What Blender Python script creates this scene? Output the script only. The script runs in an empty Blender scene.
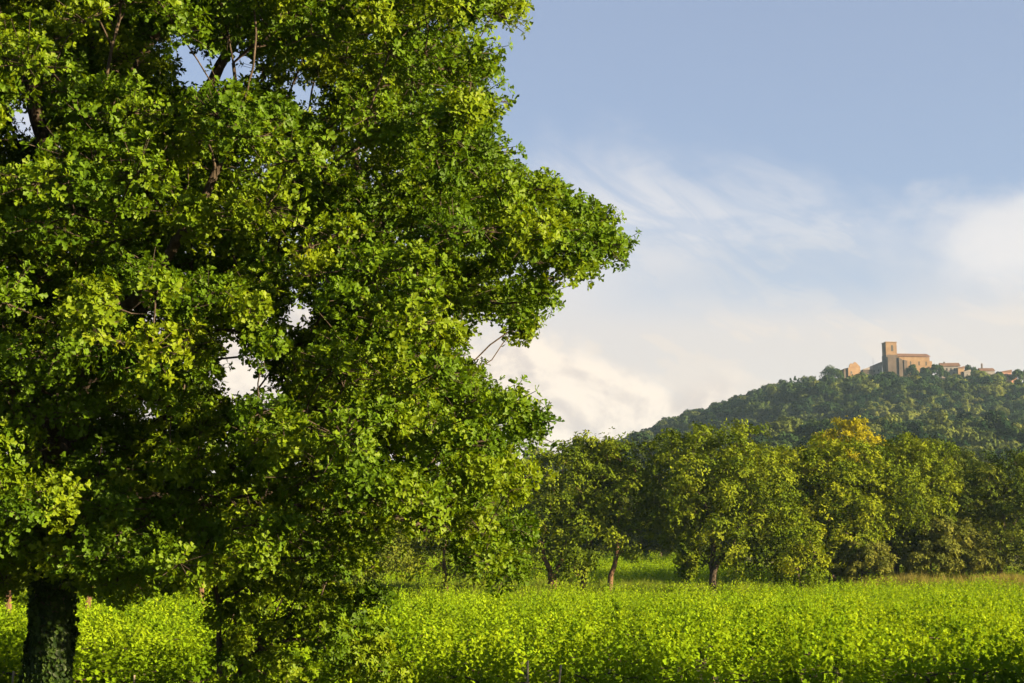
import bpy, math, time
import numpy as np
from mathutils import Vector

T0 = time.time()
R = math.radians
scene = bpy.context.scene
COL = scene.collection

# ------------------------------------------------------------------ camera
F, CX, CY = 1422.0, 512.0, 341.5
CAMZ = 2.9
PITCH = math.atan(218.5 / F)
cam_d = bpy.data.cameras.new('camera')
cam = bpy.data.objects.new('camera', cam_d)
COL.objects.link(cam)
cam.location = (0, 0, CAMZ)
cam.rotation_euler = (math.pi / 2 + PITCH, 0, 0)
cam_d.sensor_width = 36.0
cam_d.lens = F * 36.0 / 1024.0
cam_d.clip_start = 0.1
cam_d.clip_end = 20000
scene.camera = cam
cp, sp = math.cos(PITCH), math.sin(PITCH)


def at(px, py, Y):
    """World point at depth Y (metres along +Y) seen at that place of the photograph."""
    u, v = (px - CX) / F, (CY - py) / F
    d = np.array([u, cp - v * sp, sp + v * cp])
    return np.array([0, 0, CAMZ]) + d * (Y / d[1])


def project(P):
    P = np.atleast_2d(P)
    q = P - np.array([0, 0, CAMZ])
    zc = q[:, 1] * cp + q[:, 2] * sp
    yc = -q[:, 1] * sp + q[:, 2] * cp
    return np.stack([CX + F * q[:, 0] / zc, CY - F * yc / zc], 1)


# ------------------------------------------------------------------ light
SUN_AZ, SUN_EL = 66.0, 17.0          # azimuth: degrees to the right of straight behind the camera
a, e = R(SUN_AZ), R(SUN_EL)
TOSUN = Vector((math.sin(a) * math.cos(e), -math.cos(a) * math.cos(e), math.sin(e)))
sd = bpy.data.lights.new('sun', 'SUN')
sd.energy = 5.0
sd.angle = R(0.5)
sd.color = (1.0, 0.76, 0.44)
so = bpy.data.objects.new('sun', sd)
COL.objects.link(so)
so.rotation_euler = TOSUN.to_track_quat('Z', 'Y').to_euler()
so.location = (60, -30, 60)


# ------------------------------------------------------------------ node helpers
class NT:
    def __init__(self, tree):
        self.t = tree
        self.t.nodes.clear()

    def n(self, typ, **kw):
        nd = self.t.nodes.new(typ)
        for k, v in kw.items():
            setattr(nd, k, v)
        return nd

    def put(self, sock, v):
        if v is None:
            return
        if hasattr(v, 'is_output'):
            self.t.links.new(v, sock)
        else:
            sock.default_value = v

    def math(self, op, a, b=None, c=None, clamp=False):
        nd = self.n('ShaderNodeMath', operation=op, use_clamp=clamp)
        for i, v in enumerate((a, b, c)):
            self.put(nd.inputs[i], v)
        return nd.outputs[0]

    def sstep(self, x, lo, hi, a=0.0, b=1.0):
        nd = self.n('ShaderNodeMapRange', interpolation_type='SMOOTHSTEP')
        self.put(nd.inputs[0], x)
        self.put(nd.inputs[1], lo)
        self.put(nd.inputs[2], hi)
        self.put(nd.inputs[3], a)
        self.put(nd.inputs[4], b)
        return nd.outputs[0]

    def noise(self, vec, scale, detail=4.0, rough=0.55, dist=0.0):
        nd = self.n('ShaderNodeTexNoise')
        self.put(nd.inputs['Vector'], vec)
        self.put(nd.inputs['Scale'], scale)
        nd.inputs['Detail'].default_value = detail
        nd.inputs['Roughness'].default_value = rough
        nd.inputs['Distortion'].default_value = dist
        return nd.outputs[0]

    def xyz(self, x, y, z=0.0):
        nd = self.n('ShaderNodeCombineXYZ')
        for i, v in enumerate((x, y, z)):
            self.put(nd.inputs[i], v)
        return nd.outputs[0]

    def mix(self, f, a, b, blend='MIX'):
        nd = self.n('ShaderNodeMix', data_type='RGBA', blend_type=blend)
        self.put(nd.inputs[0], f)
        self.put(nd.inputs[6], c4(a))
        self.put(nd.inputs[7], c4(b))
        return nd.outputs[2]

    def ramp(self, f, stops):
        nd = self.n('ShaderNodeValToRGB')
        el = nd.color_ramp.elements
        while len(el) < len(stops):
            el.new(0.5)
        for x, (p, c) in zip(el, stops):
            x.position = p
            x.color = c4(c)
        self.put(nd.inputs[0], f)
        return nd.outputs[0]


def c4(c):
    if isinstance(c, (tuple, list)) and len(c) == 3:
        return (*c, 1.0)
    return c


# ------------------------------------------------------------------ world: Nishita sky with a procedural cloud layer
world = bpy.data.worlds.new('World')
scene.world = world
world.use_nodes = True
W = NT(world.node_tree)
sky = W.n('ShaderNodeTexSky', sky_type='NISHITA')
sky.sun_disc = False
sky.sun_elevation = R(SUN_EL)
sky.sun_rotation = R(180 - SUN_AZ)
sky.air_density = 1.0
sky.dust_density = 0.6
sky.ozone_density = 2.0
tc = W.n('ShaderNodeTexCoord')
sep = W.n('ShaderNodeSeparateXYZ')
W.put(sep.inputs[0], tc.outputs['Generated'])
x, y, z = sep.outputs
U = W.math('MULTIPLY', W.math('ARCTAN2', x, y), 10.0)
V = W.math('MULTIPLY', W.math('ARCSINE', z), 10.0)
# streak space: rotated so that wisps run down towards the right
ca, sa = math.cos(R(-30)), math.sin(R(-30))
S1 = W.math('ADD', W.math('MULTIPLY', U, ca), W.math('MULTIPLY', V, sa))
S2 = W.math('SUBTRACT', W.math('MULTIPLY', V, ca), W.math('MULTIPLY', U, sa))
wisp = W.noise(W.xyz(W.math('MULTIPLY', S1, 0.42), W.math('MULTIPLY', S2, 0.8), 3.1), 0.9, 8, 0.56, 0.9)
wisp2 = W.noise(W.xyz(W.math('MULTIPLY', U, 0.45), W.math('MULTIPLY', V, 1.3), 7.7), 1.1, 7, 0.60, 0.35)
big = W.noise(W.xyz(W.math('MULTIPLY', U, 0.5), V, 1.9), 0.7, 3, 0.5)
edge = W.math('ADD', W.math('MULTIPLY', U, -0.10), 2.78)
dv = W.math('SUBTRACT', V, edge)
dv = W.math('SUBTRACT', dv, W.math('MULTIPLY', W.math('SUBTRACT', wisp, 0.5), 2.6))
veil = W.sstep(dv, 0.45, -0.75)
fine = W.noise(W.xyz(W.math('MULTIPLY', S1, 0.7), W.math('MULTIPLY', S2, 2.6), 9.4), 1.6, 9, 0.62, 0.8)
veil = W.math('MULTIPLY', veil, W.sstep(wisp2, 0.38, 0.55, 0.30, 1.0))
veil = W.math('MULTIPLY', veil, W.sstep(fine, 0.36, 0.56, 0.50, 1.0))
# clearer, blue-grey lane in the middle of the veil
lane = W.math('MULTIPLY', W.sstep(V, 1.55, 1.95), W.sstep(V, 2.45, 2.1))
lane = W.math('MULTIPLY', lane, W.sstep(big, 0.40, 0.62))
veil = W.math('MAXIMUM', veil, W.math('MULTIPLY', W.sstep(dv, 0.1, -1.0), 0.86))
veil = W.math('MULTIPLY', veil, W.math('SUBTRACT', 1.0, W.math('MULTIPLY', lane, 0.30)))
low = W.sstep(V, 2.0, 1.0)
mask = W.math('MAXIMUM', veil, W.math('MULTIPLY', low, 0.93))
# heaped clouds low over the horizon
bil = W.noise(W.xyz(U, W.math('MULTIPLY', V, 1.25), 5.3), 1.05, 9, 0.56, 0.2)
top = W.math('ADD', 1.86, W.math('MULTIPLY', U, -0.21))
hump = W.math('MULTIPLY', W.math('ABSOLUTE', W.math('SUBTRACT', U, 0.62)), -0.30)
top = W.math('ADD', top, W.math('MAXIMUM', hump, -0.30))
cu = W.math('SUBTRACT', W.math('ADD', top, W.math('MULTIPLY', W.math('SUBTRACT', bil, 0.5), 1.5)), V)
cum = W.math('MULTIPLY', W.sstep(cu, -0.05, 0.32), W.sstep(U, 3.2, 1.2))
shade = W.noise(W.xyz(W.math('ADD', U, 0.10), W.math('MULTIPLY', W.math('ADD', V, 0.06), 1.25), 5.3), 1.05, 9, 0.56, 0.2)
lit = W.sstep(W.math('SUBTRACT', bil, shade), -0.065, 0.07)
G = 3.95     # cloud radiance in units of the sky texture (Background strength 0.1)
hi_c = W.mix(W.sstep(V, 2.4, 1.35), (0.80 * G, 0.775 * G, 0.775 * G), (0.80 * G, 0.715 * G, 0.635 * G))
hi_c = W.mix(W.math('MULTIPLY', lane, 0.8), hi_c, (0.64 * G, 0.65 * G, 0.68 * G))
cu_c = W.mix(lit, (0.69 * G, 0.605 * G, 0.55 * G), (1.0 * G, 0.865 * G, 0.72 * G))
blue = W.mix(0.66, sky.outputs[0], (0.33 * G, 0.362 * G, 0.49 * G))
clear = W.mix(W.sstep(V, -0.2, 0.1), sky.outputs[0], blue)
rb1 = W.math('MULTIPLY', W.math('SUBTRACT', U, 3.45), 1.25)
rb2 = W.math('MULTIPLY', W.math('SUBTRACT', V, 2.12), 2.6)
rbd = W.math('SQRT', W.math('ADD', W.math('MULTIPLY', rb1, rb1), W.math('MULTIPLY', rb2, rb2)))
rbm = W.sstep(W.math('ADD', W.math('SUBTRACT', 1.0, rbd), W.math('MULTIPLY', W.math('SUBTRACT', bil, 0.5), 2.6)), -0.1, 0.75)
front = W.sstep(W.math('ABSOLUTE', U), 9.5, 5.0)      # the bank of cloud stands over the hill only
mask = W.math('MULTIPLY', mask, front)
cum = W.math('MULTIPLY', cum, front)
col = W.mix(W.math('MULTIPLY', mask, 0.94), clear, hi_c)
col = W.mix(W.math('MULTIPLY', rbm, 0.75), col, (0.84 * G, 0.80 * G, 0.775 * G))
col = W.mix(W.math('MULTIPLY', cum, 0.90), col, cu_c)
SKYMUL = 1.0
bg = W.n('ShaderNodeBackground')
bg.inputs['Strength'].default_value = 0.05
W.put(bg.inputs['Color'], col)
wo = W.n('ShaderNodeOutputWorld')
W.t.links.new(bg.outputs[0], wo.inputs[0])

# ------------------------------------------------------------------ mesh helpers


def mesh_np(name, verts, loops, starts, rnd=None, smooth=False):
    me = bpy.data.meshes.new(name)
    verts = np.ascontiguousarray(verts, dtype=np.float32)
    me.vertices.add(len(verts))
    me.vertices.foreach_set('co', verts.ravel())
    if len(loops):
        me.loops.add(len(loops))
        me.loops.foreach_set('vertex_index', np.ascontiguousarray(loops, dtype=np.int32))
        me.polygons.add(len(starts))
        me.polygons.foreach_set('loop_start', np.ascontiguousarray(starts, dtype=np.int32))
        if smooth:
            me.polygons.foreach_set('use_smooth', np.ones(len(starts), dtype=bool))
        if rnd is not None:
            at_ = me.attributes.new('rnd', 'FLOAT', 'FACE')
            at_.data.foreach_set('value', np.ascontiguousarray(rnd, dtype=np.float32))
    me.update(calc_edges=True)
    return me


def new_obj(name, me, mat=None, parent=None, link=True):
    o = bpy.data.objects.new(name, me)
    if mat is not None:
        me.materials.append(mat)
    if link:
        COL.objects.link(o)
    if parent is not None:
        o.parent = parent
    return o


def tag(o, label=None, cat=None, group=None, kind=None):
    if label:
        o['label'] = label
    if cat:
        o['category'] = cat
    if group:
        o['group'] = group
    if kind:
        o['kind'] = kind
    return o


def thing(name, label, cat, loc=(0, 0, 0), group=None, rotz=0.0):
    o = bpy.data.objects.new(name, None)
    COL.objects.link(o)
    o.location = loc
    o.rotation_euler = (0, 0, rotz)
    o.empty_display_size = 0.2
    return tag(o, label, cat, group)


def unit(v):
    return v / np.maximum(np.linalg.norm(v, axis=-1, keepdims=True), 1e-9)


# leaf templates: (along, across, lift) and faces
OAK_S = (np.array([(0, 0, 0), (.30, .20, .06), (.44, .11, .02), (.72, .34, .08), (1, 0, -.05), (.72, -.34, .08), (.44, -.11, .02), (.30, -.20, .06)]),
         [(0, 1, 2, 3, 4), (0, 4, 5, 6, 7)])
OAK_T = (np.array([(0, 0, 0), (.30, .22, .06), (.42, .10, .02), (.66, .34, .08), (.76, .14, .02), (1, .10, -.04), (1, -.10, -.04), (.76, -.14, .02), (.66, -.34, .08), (.42, -.10, .02), (.30, -.22, .06)]),
         [(0, 1, 2, 3, 4, 5), (0, 5, 6), (0, 6, 7, 8, 9, 10)])
QUAD_T = (np.array([(0, 0, 0), (.5, .27, .06), (1, 0, -.04), (.5, -.27, .06)]), [(0, 1, 2, 3)])
CARD_T = (np.array([(0, -.38, 0), (.55, -.5, .08), (1, .05, -.05), (.5, .5, .08)]), [(0, 1, 2, 3)])
VINE_T = (np.array([(0, 0, 0), (-.12, .30, .03), (.25, .52, .06), (.48, .30, .04), (.78, .40, .03), (1, 0, -.06), (.78, -.40, .03), (.48, -.30, .04), (.25, -.52, .06), (-.12, -.30, .03)]),
          [(0, 1, 2, 3, 4, 5), (0, 5, 6, 7, 8, 9)])


def leaves(P, A, N, L, tmpl):
    tv, tf = tmpl
    A = unit(A)
    B = unit(np.cross(N, A))
    N = np.cross(A, B)
    L = L[:, None, None]
    v = P[:, None, :] + L * (A[:, None, :] * tv[None, :, 0:1] + B[:, None, :] * tv[None, :, 1:2] + N[:, None, :] * tv[None, :, 2:3])
    n, m = len(P), len(tv)
    fl = np.concatenate([np.array(f) for f in tf])
    lens = np.array([len(f) for f in tf])
    loops = (np.arange(n)[:, None] * m + fl[None, :]).ravel()
    st = np.concatenate([[0], np.cumsum(lens)[:-1]])
    starts = (np.arange(n)[:, None] * len(fl) + st[None, :]).ravel()
    return v.reshape(-1, 3), loops, starts, len(tf)


def rosettes(rng, C, Rad, out, n_ros, n_leaf, llen, flat=0.75, tilt=(35, 88), up=0.25, droop=0.15, jit=.35, strays=.10):
    """Leaf rosettes on the ends of short twigs spread through clumps centred at C."""
    k = len(C)
    rep = np.repeat(np.arange(k), n_ros)
    m = len(rep)
    d = unit(rng.normal(size=(m, 3)))
    d = unit(d + 0.55 * out[rep] + np.array([0, 0, up]))
    r = Rad[rep] * rng.random(m) ** 0.42
    stray = rng.random(m) < strays
    r = np.where(stray, r * rng.uniform(1.15, 1.6, m), r)
    off = d * r[:, None]
    off[:, 2] *= flat
    P0 = C[rep] + off
    ax = unit(d + jit * rng.normal(size=(m, 3)) + np.array([0, 0, 0.2]))
    lr = np.repeat(np.arange(m), n_leaf)
    q = len(lr)
    ax = ax[lr]
    ref = unit(np.cross(ax, unit(rng.normal(size=(m, 3)))[lr]))
    ref2 = np.cross(ax, ref)
    ang = np.tile(np.arange(n_leaf) * 2.39996, m) + 0.5 * rng.normal(size=q)
    perp = ref * np.cos(ang)[:, None] + ref2 * np.sin(ang)[:, None]
    t = np.radians(rng.uniform(tilt[0], tilt[1], q))[:, None]
    A = ax * np.cos(t) + perp * np.sin(t)
    N = ax * np.sin(t) - perp * np.cos(t)
    A = A + np.array([0, 0, -droop]) + 0.12 * rng.normal(size=(q, 3))
    N = N + 0.15 * rng.normal(size=(q, 3))
    L = llen * rng.uniform(0.5, 1.25, q)
    P = P0[lr] + A * (0.15 * L)[:, None] + 0.10 * llen * rng.normal(size=(q, 3))
    crnd = rng.random(k)
    rr = np.clip(0.66 * crnd[rep][lr] + 0.34 * rng.random(q), 0, 1)
    return P, A, N, L, rr, P0, rep


# ------------------------------------------------------------------ branch skeletons
class Skel:
    def __init__(self):
        self.p, self.par, self.limb, self.rmin, self.plen = [], [], [], [], []

    def add(self, p, par, limb, rmin=0.0):
        self.p.append(np.asarray(p, float))
        self.par.append(par)
        self.limb.append(limb)
        self.rmin.append(rmin)
        self.plen.append(0.0 if par < 0 else self.plen[par] + np.linalg.norm(self.p[-1] - self.p[par]))
        return len(self.p) - 1

    def polyline(self, pts, start, limb, r0, r1, step, rng, wig=0.06):
        pts = [np.asarray(q, float) for q in pts]
        if start >= 0:
            pts = [self.p[start]] + pts
        # Catmull-Rom
        n = len(pts)
        ext = [2 * pts[0] - pts[1]] + pts + [2 * pts[-1] - pts[-2]]
        out = []
        for i in range(n - 1):
            p0, p1, p2, p3 = ext[i:i + 4]
            k = max(1, int(round(np.linalg.norm(p2 - p1) / step)))
            for j in range(k):
                t = j / k
                out.append(0.5 * ((2 * p1) + (-p0 + p2) * t + (2 * p0 - 5 * p1 + 4 * p2 - p3) * t * t + (-p0 + 3 * p1 - 3 * p2 + p3) * t ** 3))
        out.append(pts[-1])
        par = start
        ids = []
        m = len(out)
        for i, q in enumerate(out):
            if start >= 0 and i == 0:
                continue
            t = i / max(1, m - 1)
            w = wig * rng.normal(size=3) * (0 if i == 0 else 1)
            par = self.add(q + w, par, limb, r0 * (1 - t) + r1 * t)
            ids.append(par)
        return ids

    def attach(self, C, rng, step, k=0.28, first=0):
        order = np.argsort(np.linalg.norm(C - self.p[first], axis=1))
        tips = np.zeros(len(C), int)
        for ci in order:
            c = C[ci]
            P = np.array(self.p[first:])
            d = np.linalg.norm(P - c, axis=1)
            cost = d + k * np.array(self.plen[first:])
            j = int(np.argmin(cost)) + first
            dist = np.linalg.norm(self.p[j] - c)
            n = max(1, int(math.ceil(dist / step)))
            pd = self.p[j] - self.p[self.par[j]] if self.par[j] >= 0 else np.array([0, 0, 1.0])
            pd = pd / max(1e-6, np.linalg.norm(pd))
            mid = self.p[j] + (0.45 * pd + 0.55 * (c - self.p[j]) / max(dist, 1e-6) + np.array([0, 0, 0.12])) * dist * 0.45
            a0 = self.p[j]
            par = j
            for q in range(1, n + 1):
                t = q / n
                pt = (1 - t) ** 2 * a0 + 2 * t * (1 - t) * mid + t * t * c
                if q < n:
                    pt = pt + rng.normal(size=3) * 0.05 * step
                par = self.add(pt, par, self.limb[j])
            tips[ci] = par
        return tips

    def radii(self, tip, expo=2.3):
        n = len(self.p)
        acc = np.zeros(n)
        r = np.zeros(n)
        big = np.full(n, -1)
        for i in range(n - 1, -1, -1):
            v = acc[i] ** (1 / expo) if acc[i] > 0 else tip
            r[i] = max(v, tip, self.rmin[i])
            pa = self.par[i]
            if pa >= 0:
                acc[pa] += r[i] ** expo if self.rmin[i] == 0 else v ** expo
                if big[pa] < 0 or r[i] > r[big[pa]]:
                    big[pa] = i
        self.r, self.main = r, big
        return r

    def tubes(self, limb=None, sides=7, rcut=0.0, rough=0.0, rng=None):
        P = np.array(self.p)
        par = np.array(self.par)
        idx = np.array([i for i in range(len(P)) if par[i] >= 0 and (limb is None or self.limb[i] in limb) and self.r[i] >= rcut])
        if len(idx) == 0:
            return None
        din = np.zeros_like(P)
        has = par >= 0
        din[has] = unit(P[has] - P[par[has]])
        if (~has).any():
            for i in np.where(~has)[0]:
                ch = np.where(par == i)[0]
                din[i] = unit(P[ch[0]] - P[i]) if len(ch) else np.array([0, 0, 1.0])
        j = par[idx]
        cont = (self.main[j] == idx)
        d0 = np.where(cont[:, None], din[j], din[idx])
        r0 = np.where(cont, self.r[j], np.minimum(self.r[j] * 0.9, self.r[idx] * 1.35))
        d1, r1 = din[idx], self.r[idx]
        ref = np.array([0.36, 0.85, 0.38])

        def ring(c, d, r, key):
            b = unit(np.cross(d, ref))
            c2 = np.cross(d, b)
            an = np.arange(sides) * 2 * math.pi / sides
            rr = r[:, None]
            if rough > 0:
                rr = rr * (1 + rough * np.sin(an[None, :] * 3 + key[:, None] * 0.35) + 0.6 * rough * np.sin(an[None, :] * 2 - key[:, None] * 0.9))
            return c[:, None, :] + rr[:, :, None] * (b[:, None, :] * np.cos(an)[None, :, None] + c2[:, None, :] * np.sin(an)[None, :, None])

        v0 = ring(P[j], d0, r0, j.astype(float))
        v1 = ring(P[idx], d1, r1, idx.astype(float))
        v = np.concatenate([v0, v1], 1).reshape(-1, 3)
        m = len(idx)
        s = np.arange(sides)
        f = np.stack([s, (s + 1) % sides, (s + 1) % sides + sides, s + sides], 1).ravel()
        loops = (np.arange(m)[:, None] * 2 * sides + f[None, :]).ravel()
        starts = np.arange(m * sides) * 4
        return v, loops, starts


# ------------------------------------------------------------------ materials
def mat_new(name):
    m = bpy.data.materials.new(name)
    m.use_nodes = True
    return m, NT(m.node_tree)


def out(t, shader):
    o = t.n('ShaderNodeOutputMaterial')
    t.t.links.new(shader, o.inputs[0])
    return o


def leaf_mat(name, dark, mid, light, trans=0.38, noise_scale=0.35, gloss=0.05, yellow=None, objrand=False, tcol=(1.25, 1.15, 0.55)):
    m, t = mat_new(name)
    atn = t.n('ShaderNodeAttribute', attribute_name='rnd')
    geo = t.n('ShaderNodeNewGeometry')
    nz = t.noise(geo.outputs['Position'], noise_scale, 3, 0.6)
    f = t.math('ADD', t.math('MULTIPLY', atn.outputs['Fac'], 0.62), t.math('MULTIPLY', nz, 0.50))
    if objrand:
        ow = .45 if objrand is True else objrand
        oi = t.n('ShaderNodeObjectInfo')
        f = t.math('ADD', t.math('MULTIPLY', f, 1 - ow), t.math('MULTIPLY', oi.outputs['Random'], ow))
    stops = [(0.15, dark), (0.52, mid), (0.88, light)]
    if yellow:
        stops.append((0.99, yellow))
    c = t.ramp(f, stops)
    dif = t.n('ShaderNodeBsdfDiffuse')
    t.put(dif.inputs['Color'], c)
    tr = t.n('ShaderNodeBsdfTranslucent')
    t.put(tr.inputs['Color'], t.mix(1.0, c, tcol, 'MULTIPLY'))
    mx = t.n('ShaderNodeMixShader')
    mx.inputs[0].default_value = trans
    t.t.links.new(dif.outputs[0], mx.inputs[1])
    t.t.links.new(tr.outputs[0], mx.inputs[2])
    last = mx.outputs[0]
    if gloss > 0:
        gl = t.n('ShaderNodeBsdfGlossy')
        gl.inputs['Roughness'].default_value = 0.5
        gl.inputs['Color'].default_value = (0.8, 0.8, 0.8, 1)
        m2 = t.n('ShaderNodeMixShader')
        m2.inputs[0].default_value = gloss
        t.t.links.new(last, m2.inputs[1])
        t.t.links.new(gl.outputs[0], m2.inputs[2])
        last = m2.outputs[0]
    out(t, last)
    return m


def rough_mat(name, c1, c2, scale=6.0, stretch=(1, 1, 1), bump=0.4, rough=0.9, detail=6, c3=None, dist=0.0, bdist=0.03):
    m, t = mat_new(name)
    tco = t.n('ShaderNodeTexCoord')
    mp = t.n('ShaderNodeMapping')
    mp.inputs['Scale'].default_value = stretch
    t.t.links.new(tco.outputs['Object'], mp.inputs[0])
    nz = t.noise(mp.outputs[0], scale, detail, 0.6, dist)
    stops = [(0.3, c1), (0.7, c2)] if c3 is None else [(0.3, c1), (0.55, c2), (0.75, c3)]
    c = t.ramp(nz, stops)
    p = t.n('ShaderNodeBsdfPrincipled')
    p.inputs['Roughness'].default_value = rough
    p.inputs['Specular IOR Level'].default_value = 0.2
    t.put(p.inputs['Base Color'], c)
    if bump:
        b = t.n('ShaderNodeBump')
        b.inputs['Strength'].default_value = bump
        b.inputs['Distance'].default_value = bdist
        t.put(b.inputs['Height'], nz)
        t.t.links.new(b.outputs[0], p.inputs['Normal'])
    out(t, p.outputs[0])
    return m


M = {}
M['oak_leaf'] = leaf_mat('oak_leaf', (.024, .060, .004), (.066, .126, .004), (.138, .190, .005), .34, .45, .008, (.195, .192, .008))
M['midtree_leaf'] = leaf_mat('cork_oak_leaf', (.022, .044, .006), (.074, .110, .008), (.138, .172, .012), .20, .25, 0, (.160, .170, .016))
M['dark_leaf'] = leaf_mat('dark_leaf', (.020, .040, .008), (.046, .070, .010), (.095, .115, .013), .15, .25, 0)
M['fresh_leaf'] = leaf_mat('fresh_leaf', (.034, .066, .006), (.092, .130, .008), (.175, .200, .012), .2, .25, 0)
M['olive_leaf'] = leaf_mat('olive_leaf', (.042, .058, .012), (.080, .098, .018), (.130, .140, .026), .25, .25, 0)
M['gold_leaf'] = leaf_mat('gold_leaf', (.15, .155, .008), (.24, .235, .010), (.33, .30, .018), .35, .3, 0, None, False, (1.15, 1.1, .6))
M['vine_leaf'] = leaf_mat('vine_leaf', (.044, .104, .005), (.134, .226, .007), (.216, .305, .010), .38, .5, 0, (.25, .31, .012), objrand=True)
M['ivy_leaf'] = leaf_mat('ivy_leaf', (.005, .015, .003), (.012, .028, .004), (.030, .056, .007), .15, 1.2, .01)
M['forest_leaf'] = leaf_mat('forest_leaf', (.006, .017, .008), (.022, .043, .013), (.085, .105, .022), .14, .012, 0, (.15, .15, .035), objrand=.78)  # greens with the hillside's shade and its sunlit crowns painted into the range
M['grass_dry'] = leaf_mat('dry_grass', (.08, .10, .02), (.17, .16, .04), (.30, .24, .08), .35, .2, 0, objrand=True, tcol=(1, 1, .8))
M['grass_green'] = leaf_mat('green_grass', (.04, .08, .008), (.09, .14, .012), (.17, .20, .03), .35, .2, 0, objrand=True)
M['bark'] = rough_mat('bark', (.015, .012, .009), (.052, .040, .029), 5.0, (3.2, 3.2, .55), .9, .95, 8, (.10, .078, .056), .6, .05)
M['bark_red'] = rough_mat('cork_bark', (.03, .018, .012), (.11, .065, .036), 4.0, (3, 3, .6), .9, .95, 8, (.17, .11, .065), .5, .06)
M['wood'] = rough_mat('weathered_wood', (.17, .15, .11), (.28, .25, .19), 14, (4, 4, .5), .5, .9)

# ------------------------------------------------------------------ terrain
RIDGE_PX = [(-500, 545, 900), (300, 520, 930), (512, 478, 940), (560, 464, 940), (620, 440, 945), (660, 424, 948), (700, 410, 950),
            (730, 400, 952), (760, 389, 955), (790, 385, 958), (830, 379, 960), (860, 377, 960), (900, 377, 960), (940, 376, 960), (985, 378, 960),
            (1024, 380, 960), (1100, 384, 960), (1300, 410, 960), (1700, 500, 960)]
_rx = np.array([at(*q)[0] for q in RIDGE_PX])
_rz = np.array([at(*q)[2] for q in RIDGE_PX]) - np.array([5.0 if q[0] < 800 else 5.6 for q in RIDGE_PX])
_gr = np.random.default_rng(5)
_wk = [(_gr.uniform(-1, 1, 2) * s, _gr.uniform(0, 6.28), am) for s, am in ((.012, 5.0), (.016, 5.0), (.022, 4.0), (.03, 3.0), (.045, 2.0), (.06, 1.4))]


def ground_z(x, y):
    x, y = np.asarray(x, float), np.asarray(y, float)
    zz = 0.018 * np.clip(y - 75, 0, 35) + 0.030 * np.clip(y - 110, 0, 70) + 0.012 * np.clip(y - 180, 0, 90)
    t = np.clip((y - 250) / 700.0, 0, 1)
    s = t ** 1.22
    back = np.clip((y - 1030) / 900.0, 0, 1)
    s = s * (1 - 0.85 * back * back * (3 - 2 * back))
    ridge = np.interp(x, _rx, _rz)
    w = 0
    for k, ph, am in _wk:
        w = w + am * np.sin(k[0] * x + k[1] * y + ph)
    zz = zz * (1 - t) + ridge * s + w * np.clip(t * 6, 0, 1) * np.clip((1 - t) * 5, 0, 1) * (1 - back)
    zz = zz + 0.05 * np.sin(x * .31 + y * .17) + 0.04 * np.sin(x * .13 - y * .41)
    return zz


def terrain_mat():
    m, t = mat_new('field_soil')
    geo = t.n('ShaderNodeNewGeometry')
    P = geo.outputs['Position']
    n1 = t.noise(P, .35, 6, .6)
    n2 = t.noise(P, 6.0, 5, .65)
    c = t.ramp(n1, [(0.35, (.055, .075, .018)), (0.55, (.10, .10, .035)), (0.72, (.17, .125, .07))])
    c = t.mix(t.math('MULTIPLY', n2, .7), c, (.05, .055, .02))
    p = t.n('ShaderNodeBsdfPrincipled')
    p.inputs['Roughness'].default_value = .95
    p.inputs['Specular IOR Level'].default_value = .1
    t.put(p.inputs['Base Color'], c)
    b = t.n('ShaderNodeBump')
    b.inputs['Strength'].default_value = .6
    b.inputs['Distance'].default_value = .08
    t.put(b.inputs['Height'], n2)
    t.t.links.new(b.outputs[0], p.inputs['Normal'])
    out(t, p.outputs[0])
    return m


def build_terrain():
    xs = np.unique(np.concatenate([np.linspace(-4000, -400, 19), np.linspace(-400, 700, 111), np.linspace(700, 4000, 17), np.linspace(-60, 80, 71)]).round(2))
    ys = np.unique(np.concatenate([np.linspace(-300, 0, 11), np.linspace(0, 250, 101), np.linspace(250, 1100, 107), np.linspace(1100, 2000, 31), np.linspace(2000, 4000, 11)]).round(2))
    X, Y = np.meshgrid(xs, ys)
    Z = ground_z(X, Y)
    V3 = np.stack([X, Y, Z], -1).reshape(-1, 3)
    nx = len(xs)
    yi = np.arange(len(ys) - 1)
    mats = {'ground': (rough_mat, None)}
    gm = terrain_mat()
    hm = rough_mat('hill_undergrowth', (.018, .030, .010), (.045, .055, .020), .08, (1, 1, 1), 0, 1.0, 6, (.09, .085, .04))
    for nm, sel, mat in (('ground', ys[:-1] < 250, gm), ('hill', ys[:-1] >= 250, hm)):
        rows = yi[sel]
        I = (rows[:, None] * nx + np.arange(nx - 1)[None, :]).ravel()
        q = np.stack([I, I + 1, I + 1 + nx, I + nx], 1)
        used, inv = np.unique(q, return_inverse=True)
        me = mesh_np(nm, V3[used], inv.ravel(), np.arange(len(q)) * 4, smooth=True)
        tag(new_obj(nm, me, mat), kind='structure')


build_terrain()


# ------------------------------------------------------------------ trees
def inside_poly(pts, poly):
    x_, y_ = pts[:, 0], pts[:, 1]
    ins = np.zeros(len(pts), bool)
    n = len(poly)
    j = n - 1
    for i in range(n):
        xi, yi = poly[i]
        xj, yj = poly[j]
        c = ((yi > y_) != (yj > y_)) & (x_ < (xj - xi) * (y_ - yi) / (yj - yi + 1e-9) + xi)
        ins ^= c
        j = i
    return ins


def thin(C, rad, rng, factor):
    """Poisson-like thinning: keep points no closer than factor * their radius."""
    keep = []
    K = np.zeros((0, 3))
    for i in range(len(C)):
        if len(K):
            d2 = ((K - C[i]) ** 2).sum(1)
            if d2.min() < (factor * rad[i]) ** 2:
                continue
        keep.append(i)
        K = np.vstack([K, C[i]])
    return np.array(keep)


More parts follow.
